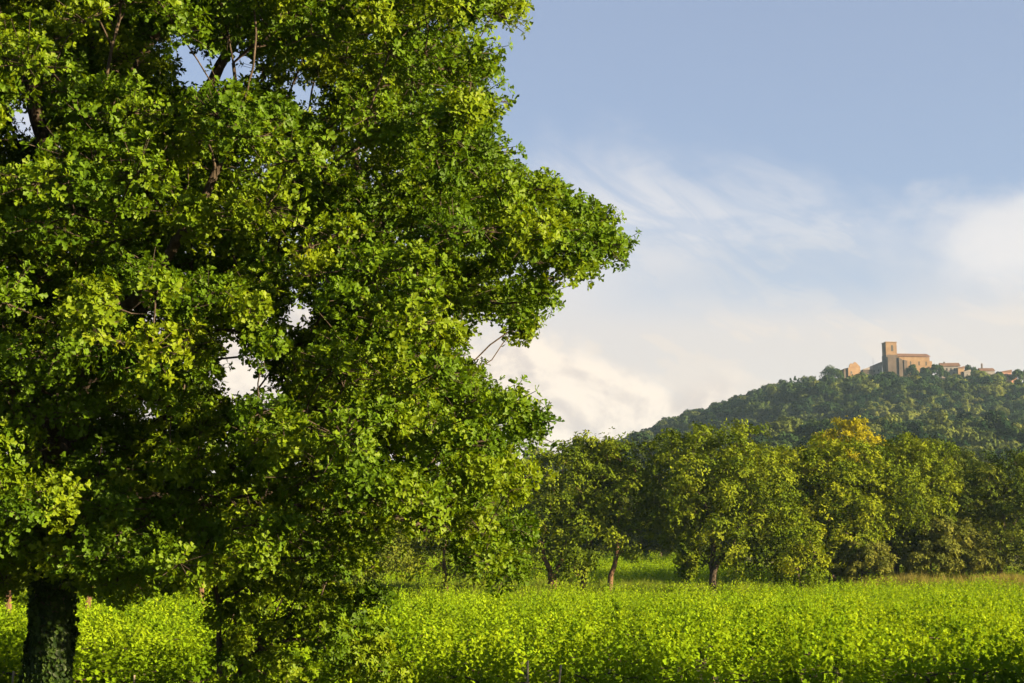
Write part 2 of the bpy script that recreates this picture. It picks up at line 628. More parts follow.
def crown_mesh(name, sets):
    """sets: list of (P, A, N, L, rnd, template)"""
    vs, ls, ss, rs = [], [], [], []
    vo = lo = 0
    for P, A, N, L, rr, tm in sets:
        v, l, s, nf = leaves(P, A, N, L, tm)
        vs.append(v)
        ls.append(l + vo)
        ss.append(s + lo)
        rs.append(np.repeat(rr, nf))
        vo += len(v)
        lo += len(l)
    return mesh_np(name, np.concatenate(vs), np.concatenate(ls), np.concatenate(ss), np.concatenate(rs))


def build_oak():
    rng = np.random.default_rng(11)
    D = 24.0
    base = at(50, 722, D)
    base[2] = ground_z(base[0], D) - 0.1
    # outline of the crown as it stands in the plane of the trunk (right-hand side from the photograph)
    poly = [(-420, -330), (-100, -420), (150, -400), (330, -300), (430, -190), (460, -90), (505, -40), (522, -10), (518, 14), (455, 24), (478, 55), (484, 95), (478, 120),
            (474, 145), (485, 166), (515, 182), (552, 192), (590, 212), (612, 238), (588, 262), (575, 290), (545, 300), (520, 316), (528, 336),
            (480, 344), (465, 375), (478, 396), (520, 412), (532, 430), (505, 452), (520, 492), (520, 525), (505, 560), (490, 592), (455, 602), (440, 585),
            (400, 560), (372, 580), (330, 575), (290, 560), (225, 560), (160, 575), (110, 590), (80, 568), (20, 575), (-40, 585), (-120, 560),
            (-260, 540), (-400, 470), (-520, 300), (-560, 100), (-520, -150)]
    # (px, py, metres of clearance) openings through the crown
    holes = [(222, 346, .1), (232, 368, .25), (238, 390, .1), (278, 397, 0), (196, 68, .36), (197, 82, .3), (304, 100, .26), (22, 125, .30), (422, 566, .75), (408, 566, .6), (240, 70, .22),
             (300, 318, .25), (60, 452, .2), (478, 350, .35)]
    n = 60000
    X = rng.uniform(-18.5, 3.5, n)
    Y = rng.uniform(D - 7.5, D + 8.0, n)
    Z = rng.uniform(1.6, 17.5, n)
    C = np.stack([X, Y, Z], 1)
    pp = project(C)
    ok = inside_poly(pp, poly)
    # plan view: an egg round the trunk, reaching further to the right; narrower low down
    xc = base[0] + 0.6
    rx = np.where(X > xc, 9.4, 9.2)
    dep = 7.6 * np.sqrt(np.clip(1 - ((X - xc) / rx) ** 2, 0.03, 1)) * np.clip(0.60 + 0.10 * (Z - 1.5), .6, 1)
    ok &= np.abs(Y - D) < dep
    # hollow interior near the trunk, low on the shaded side
    C, rel = C[ok], (np.abs(Y - D) / dep)[ok]
    prj = project(C)
    rad = rng.uniform(.42, .78, len(C))
    mpp = C[:, 1] / F
    okh = np.ones(len(C), bool)
    for hx, hy, cl in holes:
        okh &= np.hypot(prj[:, 0] - hx, prj[:, 1] - hy) * mpp > .5 * cl + 0.62 * rad
    # darker hollow with bare limbs in the upper left
    hol = ((prj[:, 0] - 75) / 85) ** 2 + ((prj[:, 1] - 165) / 85) ** 2 < 1
    okh &= ~(hol & (C[:, 1] < D + 0.3) & (C[:, 1] > D - 4))
    # shell bias
    okh &= rng.random(len(C)) < np.clip(0.45 + 0.75 * rel, 0, 1)
    B = C[okh]
    keep = thin(B, np.full(len(B), 1.0), rng, 1.42)
    B = B[keep]
    B = np.vstack([B, [at(*q) for q in ((440, 150, 24.2), (462, 176, 23.6), (448, 185, 25), (500, 205, 24), (283, 322, 23.5), (292, 345, 24.6), (262, 318, 25), (262, 405, 23), (470, 405, 24), (500, 418, 24.5))]])
    cen0 = np.array([base[0] + .8, D, 6.5])
    bo = unit(B - cen0)
    BR = rng.uniform(.75, 1.25, len(B))
    ns = np.round(9.5 * BR ** 2).astype(int)
    br = np.repeat(np.arange(len(B)), ns)
    d = unit(rng.normal(size=(len(br), 3)) + .45 * bo[br] + np.array([.12, -.05, .30]))
    C = B[br] + d * (BR[br] * rng.uniform(.55, 1.0, len(br)))[:, None] * np.array([1.1, 1.1, .72])
    rad = rng.uniform(.30, .52, len(C))
    pj = project(C)
    inner = np.array(poly) + (np.array([-60, 200]) - np.array(poly)) * -.012
    okc = inside_poly(pj, [tuple(q) for q in inner]) & (C[:, 2] > 1.2)
    mp2 = C[:, 1] / F
    for hx, hy, cl in holes:
        okc &= np.hypot(pj[:, 0] - hx, pj[:, 1] - hy) * mp2 > .5 * cl + .8 * rad
    C, rad, br = C[okc], rad[okc], br[okc]
    odir = unit(C - B[br])
    keep = thin(C, rad, rng, .72)
    C, rad, odir = C[keep], rad[keep], odir[keep]
    print('masses', len(B), 'clumps', len(C))
    S = Skel()
    mid = at(54, 560, D)
    trunk = S.polyline([base, at(47, 690, D), at(50, 630, D), at(56, 560, D), at(62, 480, D + .2)], -1, 0, .31, .27, .35, rng, .015)
    for i in trunk[:3]:
        S.rmin[i] *= 1.15
    fork = trunk[-1]
    limbs = [
        ([at(63, 340, D + .2), at(60, 225, D - .2), at(42, 135, D), at(25, 20, D + .2), at(10, -120, D)], fork, .24, .06),
        ([at(98, 360, D - .3), at(120, 235, D - .6), at(165, 165, D - .3), at(214, 85, D), at(246, 0, D + .3), at(275, -120, D + .4)], fork, .20, .05),
        ([at(85, 390, D - .6), at(150, 300, D - 1), at(240, 266, D - 1.2), at(345, 235, D - .8), at(450, 210, D - .4), at(560, 228, D)], fork, .14, .04),
        ([at(120, 455, D + .8), at(200, 430, D + 1), at(300, 428, D + 1), at(410, 432, D + .6), at(500, 440, D)], trunk[-2], .16, .04),
        ([at(130, 500, D - 1), at(230, 505, D - 1.6), at(340, 510, D - 1.5), at(450, 530, D - .8)], trunk[-3], .14, .04),
        ([at(60, 420, D - 2), at(110, 330, D - 4), at(170, 250, D - 5.2), at(230, 150, D - 5.5)], fork, .17, .05),
        ([at(75, 400, D + 2), at(130, 290, D + 4.2), at(220, 190, D + 5.5), at(330, 120, D + 5.5)], fork, .18, .05),
        ([at(10, 420, D - .3), at(-90, 340, D - .5), at(-220, 270, D), at(-360, 220, D)], fork, .19, .05),
        ([at(20, 400, D - 2), at(-60, 300, D - 4), at(-150, 200, D - 5)], fork, .2, .05),
        ([at(30, 400, D + 2), at(-70, 260, D + 4), at(-170, 160, D + 5)], fork, .2, .05),
        ([at(350, 150, D), at(384, 116, D), at(430, 60, D)], None, .12, .04),
        ([at(70, 230, D - .5), at(85, 170, D - .4), at(130, 90, D - .6), at(160, 10, D - .5), at(180, -110, D)], None, .13, .05),
    ]
    for k, (pts, st, r0, r1) in enumerate(limbs):
        if st is None:
            q = pts[0]
            st = int(np.argmin(np.linalg.norm(np.array(S.p) - q, axis=1)))
        S.polyline(pts, st, k + 1, r0, r1, .4, rng, .05)
    tips = S.attach(C, rng, .45, .25, first=len(trunk) - 3)
    outd = odir
    r = S.radii(.009, 2.75)
    pc = project(C)
    vis = (pc[:, 0] > -70) & (pc[:, 1] > -70) & (C[:, 1] < D + 2.5)
    q1 = rosettes(rng, C[vis], rad[vis], outd[vis], 60, 8, .088, .75, (32, 85), .30, .04, .28, .15)
    q2 = rosettes(rng, C[~vis], rad[~vis], outd[~vis], 24, 7, .130, .75, (35, 88), .30, .06, .25)
    crown = crown_mesh('crown', [(*q1[:5], OAK_S), (*q2[:5], QUAD_T)])
    P0 = np.concatenate([q1[5], q2[5]])
    rep = np.concatenate([np.where(vis)[0][q1[6]], np.where(~vis)[0][q2[6]]])
    print('vis', vis.sum())
    P = q1[0]
    print('oak clumps', len(C), 'leaves', len(P))
    # twigs to a third of the rosettes
    sel = (rng.random(len(P0)) < .15) | (np.linalg.norm(P0 - C[rep], axis=1) > .92 * rad[rep])
    par_tip = tips[rep[sel]]
    for q, pt in zip(P0[sel], par_tip):
        S.add(q, int(pt), S.limb[pt])
    S.r = np.concatenate([S.r, np.full(sel.sum(), .0042)])
    S.main = np.concatenate([S.main, np.full(sel.sum(), -1)])
    root = thing('oak_tree', 'huge leafy oak with an ivy clad trunk filling the near side of the view', 'tree', (base[0], base[1], ground_z(base[0], D)))
    off = np.array(root.location)
    v, l, s = S.tubes([0], 14, 0, .06)
    tr = new_obj('trunk', mesh_np('trunk', v - off, l, s, smooth=True), M['bark'], root)
    for k in range(len(limbs)):
        tb = S.tubes([k + 1], 7, 0, .03)
        if tb:
            v, l, s = tb
            new_obj('limb', mesh_np('limb', v - off, l, s, smooth=True), M['bark'], tr)
    cr = new_obj('crown', crown, M['oak_leaf'], root)
    cr.location = -Vector(off)
    # ivy on the trunk: a plant of its own
    ri = np.random.default_rng(3)
    n = 9000
    tp = np.array([S.p[i] for i in trunk])
    trr = np.array([S.r[i] for i in trunk])
    seg = ri.random(n) ** 1.1 * (len(trunk) - 1.001)
    i0 = seg.astype(int)
    fr = seg - i0
    c = tp[i0] * (1 - fr)[:, None] + tp[i0 + 1] * fr[:, None]
    rr_ = trr[i0] * (1 - fr) + trr[i0 + 1] * fr
    an = ri.uniform(0, 2 * math.pi, n)
    d = np.stack([np.cos(an), np.sin(an), 0 * an], 1)
    lump = .03 + .055 * (np.sin(an * 3 + seg * 1.3) + 1) * ri.random(n)
    P = c + d * (rr_ + lump)[:, None]
    ok = P[:, 2] > off[2] + .05
    A = np.stack([-.5 * np.sin(an), .5 * np.cos(an), -1 + 0 * an], 1) + ri.normal(size=(n, 3)) * .45
    Nn = d + ri.normal(size=(n, 3)) * .4
    iv = crown_mesh('ivy', [(P[ok] - off, A[ok], Nn[ok], ri.uniform(.045, .09, n)[ok], ri.random(n)[ok], VINE_T)])
    io = new_obj('ivy', iv, M['ivy_leaf'])
    io.location = off
    tag(io, 'dark green ivy wrapped thickly round the trunk of the big oak', 'ivy')


build_oak()


def make_tree(name, label, cat, base, ells, leaf_mat_, llen=.23, n_leaf=5, ros=44, crad=(.75, 1.45), spacing=1.10, bark='bark', seed=1, stems=None, r0=.28,
              group=None, tmpl=QUAD_T, shell=.85, density=1.0, flat=.8, depth=1.0, link=True, up=.25, droop=.12, sides=7, maxc=420, tubes=True, noise=.42):
    """A tree: base point, crown as a union of ellipsoids (centre, (rx, ry, rz)) in world space; branches grow to every leaf clump."""
    rng = np.random.default_rng(seed)
    base = np.asarray(base, float)
    Cs = []
    for c, rd in ells:
        rd = np.array(rd)
        vol = 4.19 * rd.prod()
        n = int(np.clip(vol * 9, 120, 5000))
        d = unit(rng.normal(size=(n, 3)))
        rr = rng.random(n) ** (1 / 3.0)
        k = rng.random(n) < shell
        rr = np.where(k, 1 - .28 * rng.random(n) ** 1.3, rr)
        wob = 1 + noise * np.sin(d @ rng.normal(size=3) * 4 + rng.uniform(0, 6)) * np.sin(d @ rng.normal(size=3) * 5 + 1)
        Cs.append(np.asarray(c) + d * (rr * wob)[:, None] * rd)
    C = np.concatenate(Cs)
    rng.shuffle(C)
    C = C[C[:, 2] > base[2] + .35]
    rad = rng.uniform(crad[0], crad[1], len(C))
    keep = thin(C, rad, rng, spacing)[:maxc]
    print(name, len(C), len(keep))
    C, rad = C[keep], rad[keep]
    if density < 1:
        k = rng.random(len(C)) < density
        C, rad = C[k], rad[k]
    cen = np.mean([np.asarray(c) for c, _ in ells], 0)
    S = Skel()
    firsts = 0
    stems = stems or [[base, base * .7 + cen * .3, base * .25 + cen * .75]]
    nid = []
    for q, st in enumerate(stems):
        ids = S.polyline(st, -1, 0, r0 * (1 if q == 0 else .8), r0 * .35, max(.4, crad[0] * .8), rng, .03)
        S.rmin[ids[0]] *= 1.25
        nid.append(ids)
    for ids in nid[1:]:      # further stems rise from the same root
        S.par[ids[0]] = -1
    S.attach(C, rng, crad[0] * .9, .25, first=min(2, len(nid[0]) - 1))
    S.radii(max(.012, r0 * .05), 2.4)
    for i in range(len(S.p)):
        S.r[i] = min(S.r[i], r0 * 1.3)
    ro = unit(C - (cen - np.array([0, 0, .3 * (cen[2] - base[2])])))
    P, A, N, L, rr, P0, rep = rosettes(rng, C, rad, ro, ros, n_leaf, llen, flat, (50, 92), up, droop, .22)
    root = bpy.data.objects.new(name, None)
    root.location = base
    tag(root, label, cat, group)
    v, l, s = S.tubes(None, sides, 0, .05)
    tr = new_obj('trunk', mesh_np('trunk', v - base, l, s, smooth=True), M[bark], root, link)
    cr = new_obj('crown', crown_mesh('crown', [(P - base, A, N, L, rr, tmpl)]), M[leaf_mat_], root, link)
    if link:
        COL.objects.link(root)
    return root


def gpt(px, Y, dz=0.0):
    p = at(px, 560, Y)
    p[2] = ground_z(p[0], Y) + dz
    return p


def E(px, py, rx, ry, Y, dd=1.0):
    """An ellipsoid of a crown: rx, ry in photograph pixels at depth Y, depth dd times its width."""
    m = Y / F
    return (at(px, py, Y), (rx * m, rx * m * dd, ry * m))


# --- slim young oak in front of the vines, under the big oak
b = gpt(222, 23.4)
make_tree('young_oak_tree', 'slim young oak with a dark low crown before the vines under the big oak', 'tree', b,
          [E(290, 600, 58, 46, 23.6), E(330, 635, 52, 42, 23.6), E(262, 650, 34, 36, 23.4), E(245, 575, 28, 36, 23.5), E(365, 665, 34, 22, 23.8)],
          'oak_leaf', .088, 8, 34, (.24, .42), 1.30, seed=21, r0=.07, tmpl=OAK_S, shell=.5, flat=.75,
          stems=[[b, at(219, 640, 23.4), at(216, 585, 23.4), at(225, 545, 23.5)], [b + np.array([.05, .05, 0]), at(255, 645, 23.5), at(300, 605, 23.6)]])

# --- the tree line between the two vineyards
b = gpt(550, 92)
make_tree('cork_oak_tree', 'cork oak with a forked trunk, first of the tree line beside the big oak', 'tree', b,
          [E(556, 490, 26, 34, 93), E(545, 522, 20, 36, 92.5), E(582, 464, 24, 20, 94), E(566, 548, 16, 24, 92), E(536, 545, 12, 26, 91.8), E(548, 470, 16, 14, 93)], 'midtree_leaf', seed=31, bark='bark_red', r0=.24,
          stems=[[b, at(551, 572, 92), at(543, 555, 92), at(545, 520, 92)], [b + np.array([.1, 0, 0]), at(556, 572, 92), at(562, 560, 92.2), at(570, 520, 92.5)]])
b = gpt(582, 94)
make_tree('cork_oak_tree', 'drooping cork oak with foliage hanging low, between the two forked trunks', 'tree', b,
          [E(583, 505, 24, 44, 93.5), E(574, 546, 13, 28, 92), E(590, 550, 9, 20, 92.5), E(600, 470, 28, 28, 95)], 'midtree_leaf', seed=32, bark='bark_red', r0=.26,
          stems=[[b, at(585, 570, 94), at(590, 540, 94), at(595, 490, 94.5)]])
b = gpt(608, 92.5)
make_tree('cork_oak_tree', 'cork oak with one bare leaning trunk against the bright far vineyard', 'tree', b,
          [E(618, 500, 26, 36, 93.5), E(610, 468, 22, 20, 94), E(638, 512, 18, 30, 93.5), E(622, 540, 16, 24, 92.5), E(645, 518, 10, 22, 93)], 'midtree_leaf', seed=33, bark='bark_red', r0=.22,
          stems=[[b, at(611, 575, 92.5), at(617, 555, 92.8), at(618, 515, 93.5)]])
b = gpt(712, 92)
make_tree('broad_oak_tree', 'broad domed tree with a pale trunk forking up to one side, beyond the vines', 'tree', b,
          [E(708, 490, 50, 46, 93.5), E(692, 460, 36, 27, 94.5), E(748, 512, 38, 48, 93), E(697, 538, 14, 20, 93), E(772, 545, 16, 30, 92.5), E(720, 448, 18, 14, 94), E(735, 462, 30, 26, 94.5), E(670, 503, 24, 36, 94), E(765, 522, 24, 42, 92.5), E(735, 545, 16, 22, 91.5)],
          'midtree_leaf', seed=34, bark='bark', r0=.27, maxc=560, stems=[[b, at(714, 572, 92), at(722, 558, 92), at(738, 540, 92.2), at(750, 510, 92.5)],
                                                       [b + np.array([.12, .1, 0]), at(712, 565, 92.2), at(714, 545, 92.5), at(705, 505, 93)]])
b = gpt(683, 91.5)
make_tree('leafy_bush', 'small bright green sapling at the foot of the pale forked trunk', 'bush', b, [E(688, 560, 7, 20, 91.5)], 'fresh_leaf', .22, seed=35, r0=.05, crad=(.3, .5))
b = gpt(800, 92)
make_tree('bushy_tree', 'low bushy fresh green tree with leaves down to the vines beside the broad domed tree', 'tree', b,
          [E(796, 545, 22, 34, 92), E(785, 520, 16, 24, 92.5), E(806, 558, 16, 22, 91.5), E(775, 560, 12, 20, 92)], 'fresh_leaf', seed=36, r0=.17,
          stems=[[b, at(805, 565, 92), at(815, 555, 92), at(806, 535, 92)], [b + np.array([.05, .1, 0]), at(796, 568, 92), at(785, 550, 92), at(780, 530, 92)]])
b = gpt(832, 108)
make_tree('spreading_tree', 'tall spreading green tree with a wide crown below the golden one', 'tree', b,
          [E(815, 472, 40, 28, 109), E(850, 482, 40, 30, 108), E(798, 500, 34, 36, 109), E(838, 515, 36, 34, 106.5), E(842, 545, 28, 24, 105.5), E(812, 548, 22, 22, 106)],
          'fresh_leaf', seed=37, r0=.3, maxc=620, llen=.25, stems=[[b, at(829, 545, 108), at(828, 520, 107.5), at(826, 490, 108.5)]])
b = gpt(860, 104)
make_tree('leafy_bush', 'olive green bush under the spreading tree at the edge of the vines', 'bush', b,
          [E(862, 556, 20, 16, 104), E(846, 562, 16, 13, 104), E(880, 562, 10, 10, 104)], 'olive_leaf', .2, seed=47, r0=.06, crad=(.35, .6))
b = gpt(898, 109)
make_tree('tall_slender_tree', 'tall tree with a dark upright trunk standing in dry grass at the field edge', 'tree', b,
          [E(902, 500, 36, 34, 109), E(884, 525, 22, 28, 108.5), E(918, 468, 30, 22, 111), E(932, 505, 18, 30, 109.5), E(910, 540, 16, 20, 108.5), E(895, 455, 22, 14, 111), E(940, 480, 16, 16, 111)],
          'midtree_leaf', seed=38, r0=.24, maxc=560, stems=[[b, at(896, 560, 109), at(896, 535, 109), at(900, 495, 109)], [b + np.array([.1, .1, 0]), at(890, 545, 109.3), at(882, 515, 109)]])
b = gpt(846, 150)
make_tree('golden_tree', 'golden yellow crowned tree rising above the green trees', 'tree', b,
          [E(848, 434, 14, 14, 150), E(868, 449, 12, 13, 150), E(828, 445, 13, 10, 150.5), E(856, 460, 20, 14, 150), E(838, 458, 20, 12, 150), E(850, 478, 20, 14, 150)], 'gold_leaf', .24, 6, 34, (.6, .95), .95, seed=39, r0=.3,
          stems=[[b, at(846, 520, 150), at(850, 470, 150), at(849, 445, 150)]])
b = gpt(932, 107)
make_tree('round_shrub', 'rounded olive green shrub standing in tall dry grass', 'shrub', b,
          [E(930, 550, 19, 22, 107), E(938, 540, 15, 18, 107), E(920, 558, 12, 14, 106.5), E(946, 558, 10, 13, 106.5)], 'olive_leaf', seed=40, r0=.1, crad=(.45, .8),
          stems=[[b, at(931, 562, 107), at(932, 545, 107)]])
b = gpt(962, 110)
make_tree('round_shrub', 'dull brownish green shrub in the shade between the round shrub and the dark tree', 'shrub', b,
          [E(962, 545, 18, 18, 110), E(970, 554, 16, 15, 110), E(952, 558, 10, 12, 109.5), E(982, 560, 10, 10, 110)], 'olive_leaf', seed=41, r0=.1, crad=(.45, .8),
          stems=[[b, at(961, 563, 110), at(962, 548, 110)]])
b = gpt(1000, 112)
make_tree('dark_oak_tree', 'dark dense oak with a visible trunk, last of the tree line', 'tree', b,
          [E(1000, 498, 40, 32, 113), E(985, 525, 24, 26, 112), E(1030, 510, 34, 38, 113), E(1015, 545, 30, 20, 111), E(1050, 500, 40, 36, 114)], 'dark_leaf', seed=42, r0=.28, maxc=480,
          stems=[[b, at(999, 550, 112), at(1003, 528, 112), at(1004, 500, 113)]])
b = gpt(945, 140)
make_tree('leafy_tree', 'green tree behind the tall dark trunked tree, below a palm', 'tree', b,
          [E(925, 470, 34, 22, 142), E(950, 490, 26, 32, 140), E(905, 480, 26, 30, 142), E(945, 525, 26, 30, 140)], 'dark_leaf', .30, seed=43, r0=.3, crad=(.8, 1.3),
          stems=[[b, at(945, 530, 140), at(940, 490, 140)]])
b = gpt(972, 135)
make_tree('leafy_tree', 'dark domed tree with pale blossom in the gap before the dark oak', 'tree', b,
          [E(972, 500, 22, 34, 135), E(965, 480, 18, 16, 135)], 'dark_leaf', .30, seed=44, r0=.3, crad=(.8, 1.2), stems=[[b, at(972, 540, 135), at(970, 500, 135)]])
b = gpt(1075, 118)
make_tree('dark_oak_tree', 'dark oak beyond the last tree of the line', 'tree', b,
          [E(1080, 510, 40, 40, 118), E(1110, 525, 34, 34, 118)], 'dark_leaf', seed=45, r0=.28)
# --- trees seen beneath and through the big oak
LEFT = [(12, 62, 46, 'gnarled tree with a sunlit reddish trunk at the edge of view behind the oak trunk'), (87, 66, 50, 'tree with a slim pale trunk just past the ivy clad trunk'),
        (205, 72, 56, 'tree with a sunlit trunk seen between the oak and the young oak'), (330, 84, 44, 'grey green tree half hidden behind the oak branches'),
        (448, 90, 40, 'tree showing under the drooping oak branches beside the far vineyard gap'), (-110, 64, 60, 'tree beyond the vines, outermost behind the big oak')]
for i, (px, D, hw, lab) in enumerate(LEFT):
    b = gpt(px, D)
    s = F / D
    make_tree('field_tree', lab, 'tree', b,
              [E(px - 10, 600 - 5.2 * s * .6 - 20, 2.6 * s, 1.9 * s, D + .5), E(px + 30, 590 - 4.6 * s * .6, 2.3 * s, 1.9 * s, D + 1), E(px - 40, 590 - 4.2 * s * .6, 2.0 * s, 1.6 * s, D)],
              'dark_leaf' if i % 2 else 'midtree_leaf', seed=60 + i, bark='bark_red', r0=.2, stems=[[b, at(px + (4 if i % 2 else -4), 560 + .2 * s, D), at(px - 3, 560 - 1.2 * s, D)]])

# --- tall unseen hedgerow, added to throw shadow on the foot of the front vines
ells = [((x_, 22 + .25 * math.sin(x_), 2.9 + .35 * math.sin(x_ * 1.7)), (1.6, 1.2, 2.5)) for x_ in np.arange(12, 38, 1.9)]
make_tree('shade_hedge', 'tall unseen hedgerow added to shade the foot of the front vines', 'shade_hedge', (24, 22, ground_z(24, 22)), ells, 'midtree_leaf', .2, 5, 26, (.5, .8), 1.1, seed=90, r0=.08,
          stems=[[np.array([x_, 22, -.1]), np.array([x_ + .1, 22, 1.5]), np.array([x_, 22.1, 3.4])] for x_ in np.arange(12, 38, 1.9)])

# --- the belt of trees behind the far vineyard: three shapes, copied
protos = []
for k, (mt, ell) in enumerate([('dark_leaf', [(0, 0, 5.4, 3.6, 3.4), (2.2, .5, 4.0, 2.8, 2.6), (-2.4, 0, 4.2, 2.6, 2.7)]),
                               ('dark_leaf', [(0, 0, 6.2, 3.0, 4.2), (1.8, 0, 4.2, 2.4, 2.8), (-1.6, .6, 3.8, 2.4, 2.4)]),
                               ('midtree_leaf', [(0, 0, 4.6, 4.0, 3.0), (-2.8, 0, 3.6, 2.5, 2.3), (2.6, -.5, 3.6, 2.6, 2.4)])]):
    protos.append(make_tree('belt_tree', 'x', 'tree', (0, 0, 0), [((x_, y_, z_), (r_, r_ * .9, h_)) for x_, y_, z_, r_, h_ in ell], mt, .34, 5, 26, (.8, 1.4), 1.2, seed=80 + k,
                            r0=.28, link=False))


def copy_tree(src, loc, rz, sc, label, group, name=None):
    r_ = src.copy()
    if name:
        r_.name = name
    COL.objects.link(r_)
    r_.location = loc
    r_.rotation_euler = (0, 0, rz)
    r_.scale = (sc, sc, sc)
    r_['label'] = label
    if group:
        r_['group'] = group
    for ch in src.children:
        c_ = ch.copy()
        COL.objects.link(c_)
        c_.parent = r_
    return r_


rb = np.random.default_rng(9)
for i, px in enumerate([-60, 40, 150, 250, 330, 395, 440, 500, 540, 590, 628, 665, 700, 740, 790, 870, 905, 990, 1040, 1100]):
    D = 178 + rb.uniform(-6, 14)
    p = gpt(px, D, -.1)
    copy_tree(protos[i % 3], p, rb.uniform(0, 6.28), rb.uniform(.95, 1.2), 'dense green tree in the belt behind the far vineyard', 'trees behind the far vineyard')
for i, px in enumerate([600, 660, 720, 770, 820, 880, 940, 980, 1030, 1080]):
    D = 225 + rb.uniform(-12, 25)
    p = gpt(px, D, -.1)
    copy_tree(protos[(i + 1) % 3], p, rb.uniform(0, 6.28), rb.uniform(1.15, 1.5), 'larger green tree at the foot of the hill', 'trees at the foot of the hill')


def build_palm():
    rng = np.random.default_rng(4)
    D = 170.0
    b = gpt(957, D)
    topz = at(957, 462, D)
    root = thing('palm_tree', 'palm with arching fronds poking above the trees below the hill', 'tree', b)
    S = Skel()
    S.polyline([b, b * .5 + topz * .5, topz], -1, 0, .32, .24, .8, rng, .03)
    S.radii(.2)
    v, l, s = S.tubes(None, 8, 0, .04)
    tr = new_obj('trunk', mesh_np('trunk', v - b, l, s, smooth=True), M['bark'], root)
    P, A, N = [], [], []
    for k in range(34):
        an = rng.uniform(0, 6.28)
        el = rng.uniform(-.3, 1.25)
        L = rng.uniform(2.0, 2.7)
        dh = np.array([math.cos(an), math.sin(an), 0])
        for j in range(1, 17):
            t = j / 16
            pos = topz + dh * L * t * math.cos(el * (1 - .3 * t)) + np.array([0, 0, L * t * math.sin(el) - 1.1 * t * t * L * .5])
            for sgn in (-1, 1):
                side = np.cross(dh, (0, 0, 1)) * sgn
                P.append(pos)
                A.append(side * .75 + dh * .6 + np.array([0, 0, -.25]))
                N.append(np.array([0, 0, 1.0]) + rng.normal(size=3) * .2)
    P, A, N = map(np.array, (P, A, N))
    thin_t = (np.array([(0, 0, 0), (.5, .09, .02), (1, 0, -.1), (.5, -.09, .02)]), [(0, 1, 2, 3)])
    cr = new_obj('fronds', crown_mesh('fronds', [(P - b, A, N, rng.uniform(.55, .75, len(P)), rng.random(len(P)), thin_t)]), M['olive_leaf'], root)


build_palm()


# ------------------------------------------------------------------ instancing of "stuff" (uncountable) with geometry nodes
def stuff_scatter(name, pts, rots, scales, sources, label, cat):
    src = bpy.data.collections.new(name + '_source')
    for s_ in sources:
        src.objects.link(s_)
    me = bpy.data.meshes.new(name)
    pts = np.ascontiguousarray(pts, dtype=np.float32)
    me.vertices.add(len(pts))
    me.vertices.foreach_set('co', pts.ravel())
    for nm, typ, arr in (('sc', 'FLOAT_VECTOR', scales), ('rot', 'FLOAT_VECTOR', rots)):
        at_ = me.attributes.new(nm, typ, 'POINT')
        at_.data.foreach_set('vector', np.ascontiguousarray(arr, dtype=np.float32).ravel())
    o = new_obj(name, me)
    tag(o, label, cat, kind='stuff')
    ng = bpy.data.node_groups.new(name, 'GeometryNodeTree')
    ng.interface.new_socket('Geometry', in_out='INPUT', socket_type='NodeSocketGeometry')
    ng.interface.new_socket('Geometry', in_out='OUTPUT', socket_type='NodeSocketGeometry')
    gi, go = ng.nodes.new('NodeGroupInput'), ng.nodes.new('NodeGroupOutput')
    ip = ng.nodes.new('GeometryNodeInstanceOnPoints')
    ci = ng.nodes.new('GeometryNodeCollectionInfo')
    ci.inputs['Collection'].default_value = src
    ci.inputs['Separate Children'].default_value = True
    ci.inputs['Reset Children'].default_value = True
    a1, a2 = ng.nodes.new('GeometryNodeInputNamedAttribute'), ng.nodes.new('GeometryNodeInputNamedAttribute')
    a1.data_type = a2.data_type = 'FLOAT_VECTOR'
    a1.inputs[0].default_value, a2.inputs[0].default_value = 'sc', 'rot'
    L_ = ng.links.new
    L_(gi.outputs[0], ip.inputs['Points'])
    L_(ci.outputs[0], ip.inputs['Instance'])
    ip.inputs['Pick Instance'].default_value = True
    L_(a1.outputs[0], ip.inputs['Scale'])
    L_(a2.outputs[0], ip.inputs['Rotation'])
    L_(ip.outputs[0], go.inputs[0])
    md = o.modifiers.new('scatter', 'NODES')
    md.node_group = ng
    return o


# ------------------------------------------------------------------ vineyard
def vine_mesh(seed, n_shoot, n_leaf, llen, tm, width=1.12):
    rng = np.random.default_rng(seed)
    P, A, N = [], [], []
    for k in range(n_shoot):
        x0 = rng.uniform(-.5, .5) * width
        y0 = rng.normal() * .13
        h = rng.uniform(.32, .84) * (1.35 if rng.random() < .22 else 1)
        lean = np.array([rng.normal() * .16, rng.normal() * .20])
        for j in range(n_leaf):
            t = (j + rng.random()) / n_leaf
            c = np.array([x0 + lean[0] * t, y0 + lean[1] * t * 1.3, .32 + (h + .20) * t])
            an = rng.uniform(0, 6.28)
            d = np.array([math.cos(an), math.sin(an), .1])
            spread = .16 * (1 - .70 * t)
            P.append(c + d * spread * rng.uniform(.3, 1) + np.array([0, 0, -.10 * (1 - t) * rng.random()]))
            A.append(d * .55 + np.array([0, 0, -.75 + 1.3 * t * rng.random()]) + rng.normal(size=3) * .25)
            N.append(np.array([0, 0, .40]) + d * 1.0 + rng.normal(size=3) * .30)
    P, A, N = map(np.array, (P, A, N))
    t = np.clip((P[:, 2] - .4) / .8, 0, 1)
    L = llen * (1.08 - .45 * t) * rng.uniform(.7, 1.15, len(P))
    rr = np.clip(.18 + .50 * t + .18 * rng.random(len(P)), 0, 1)  # shade at the foot is put into the leaf tone, brighter towards the tips
    return P, A, N, L, rr, tm


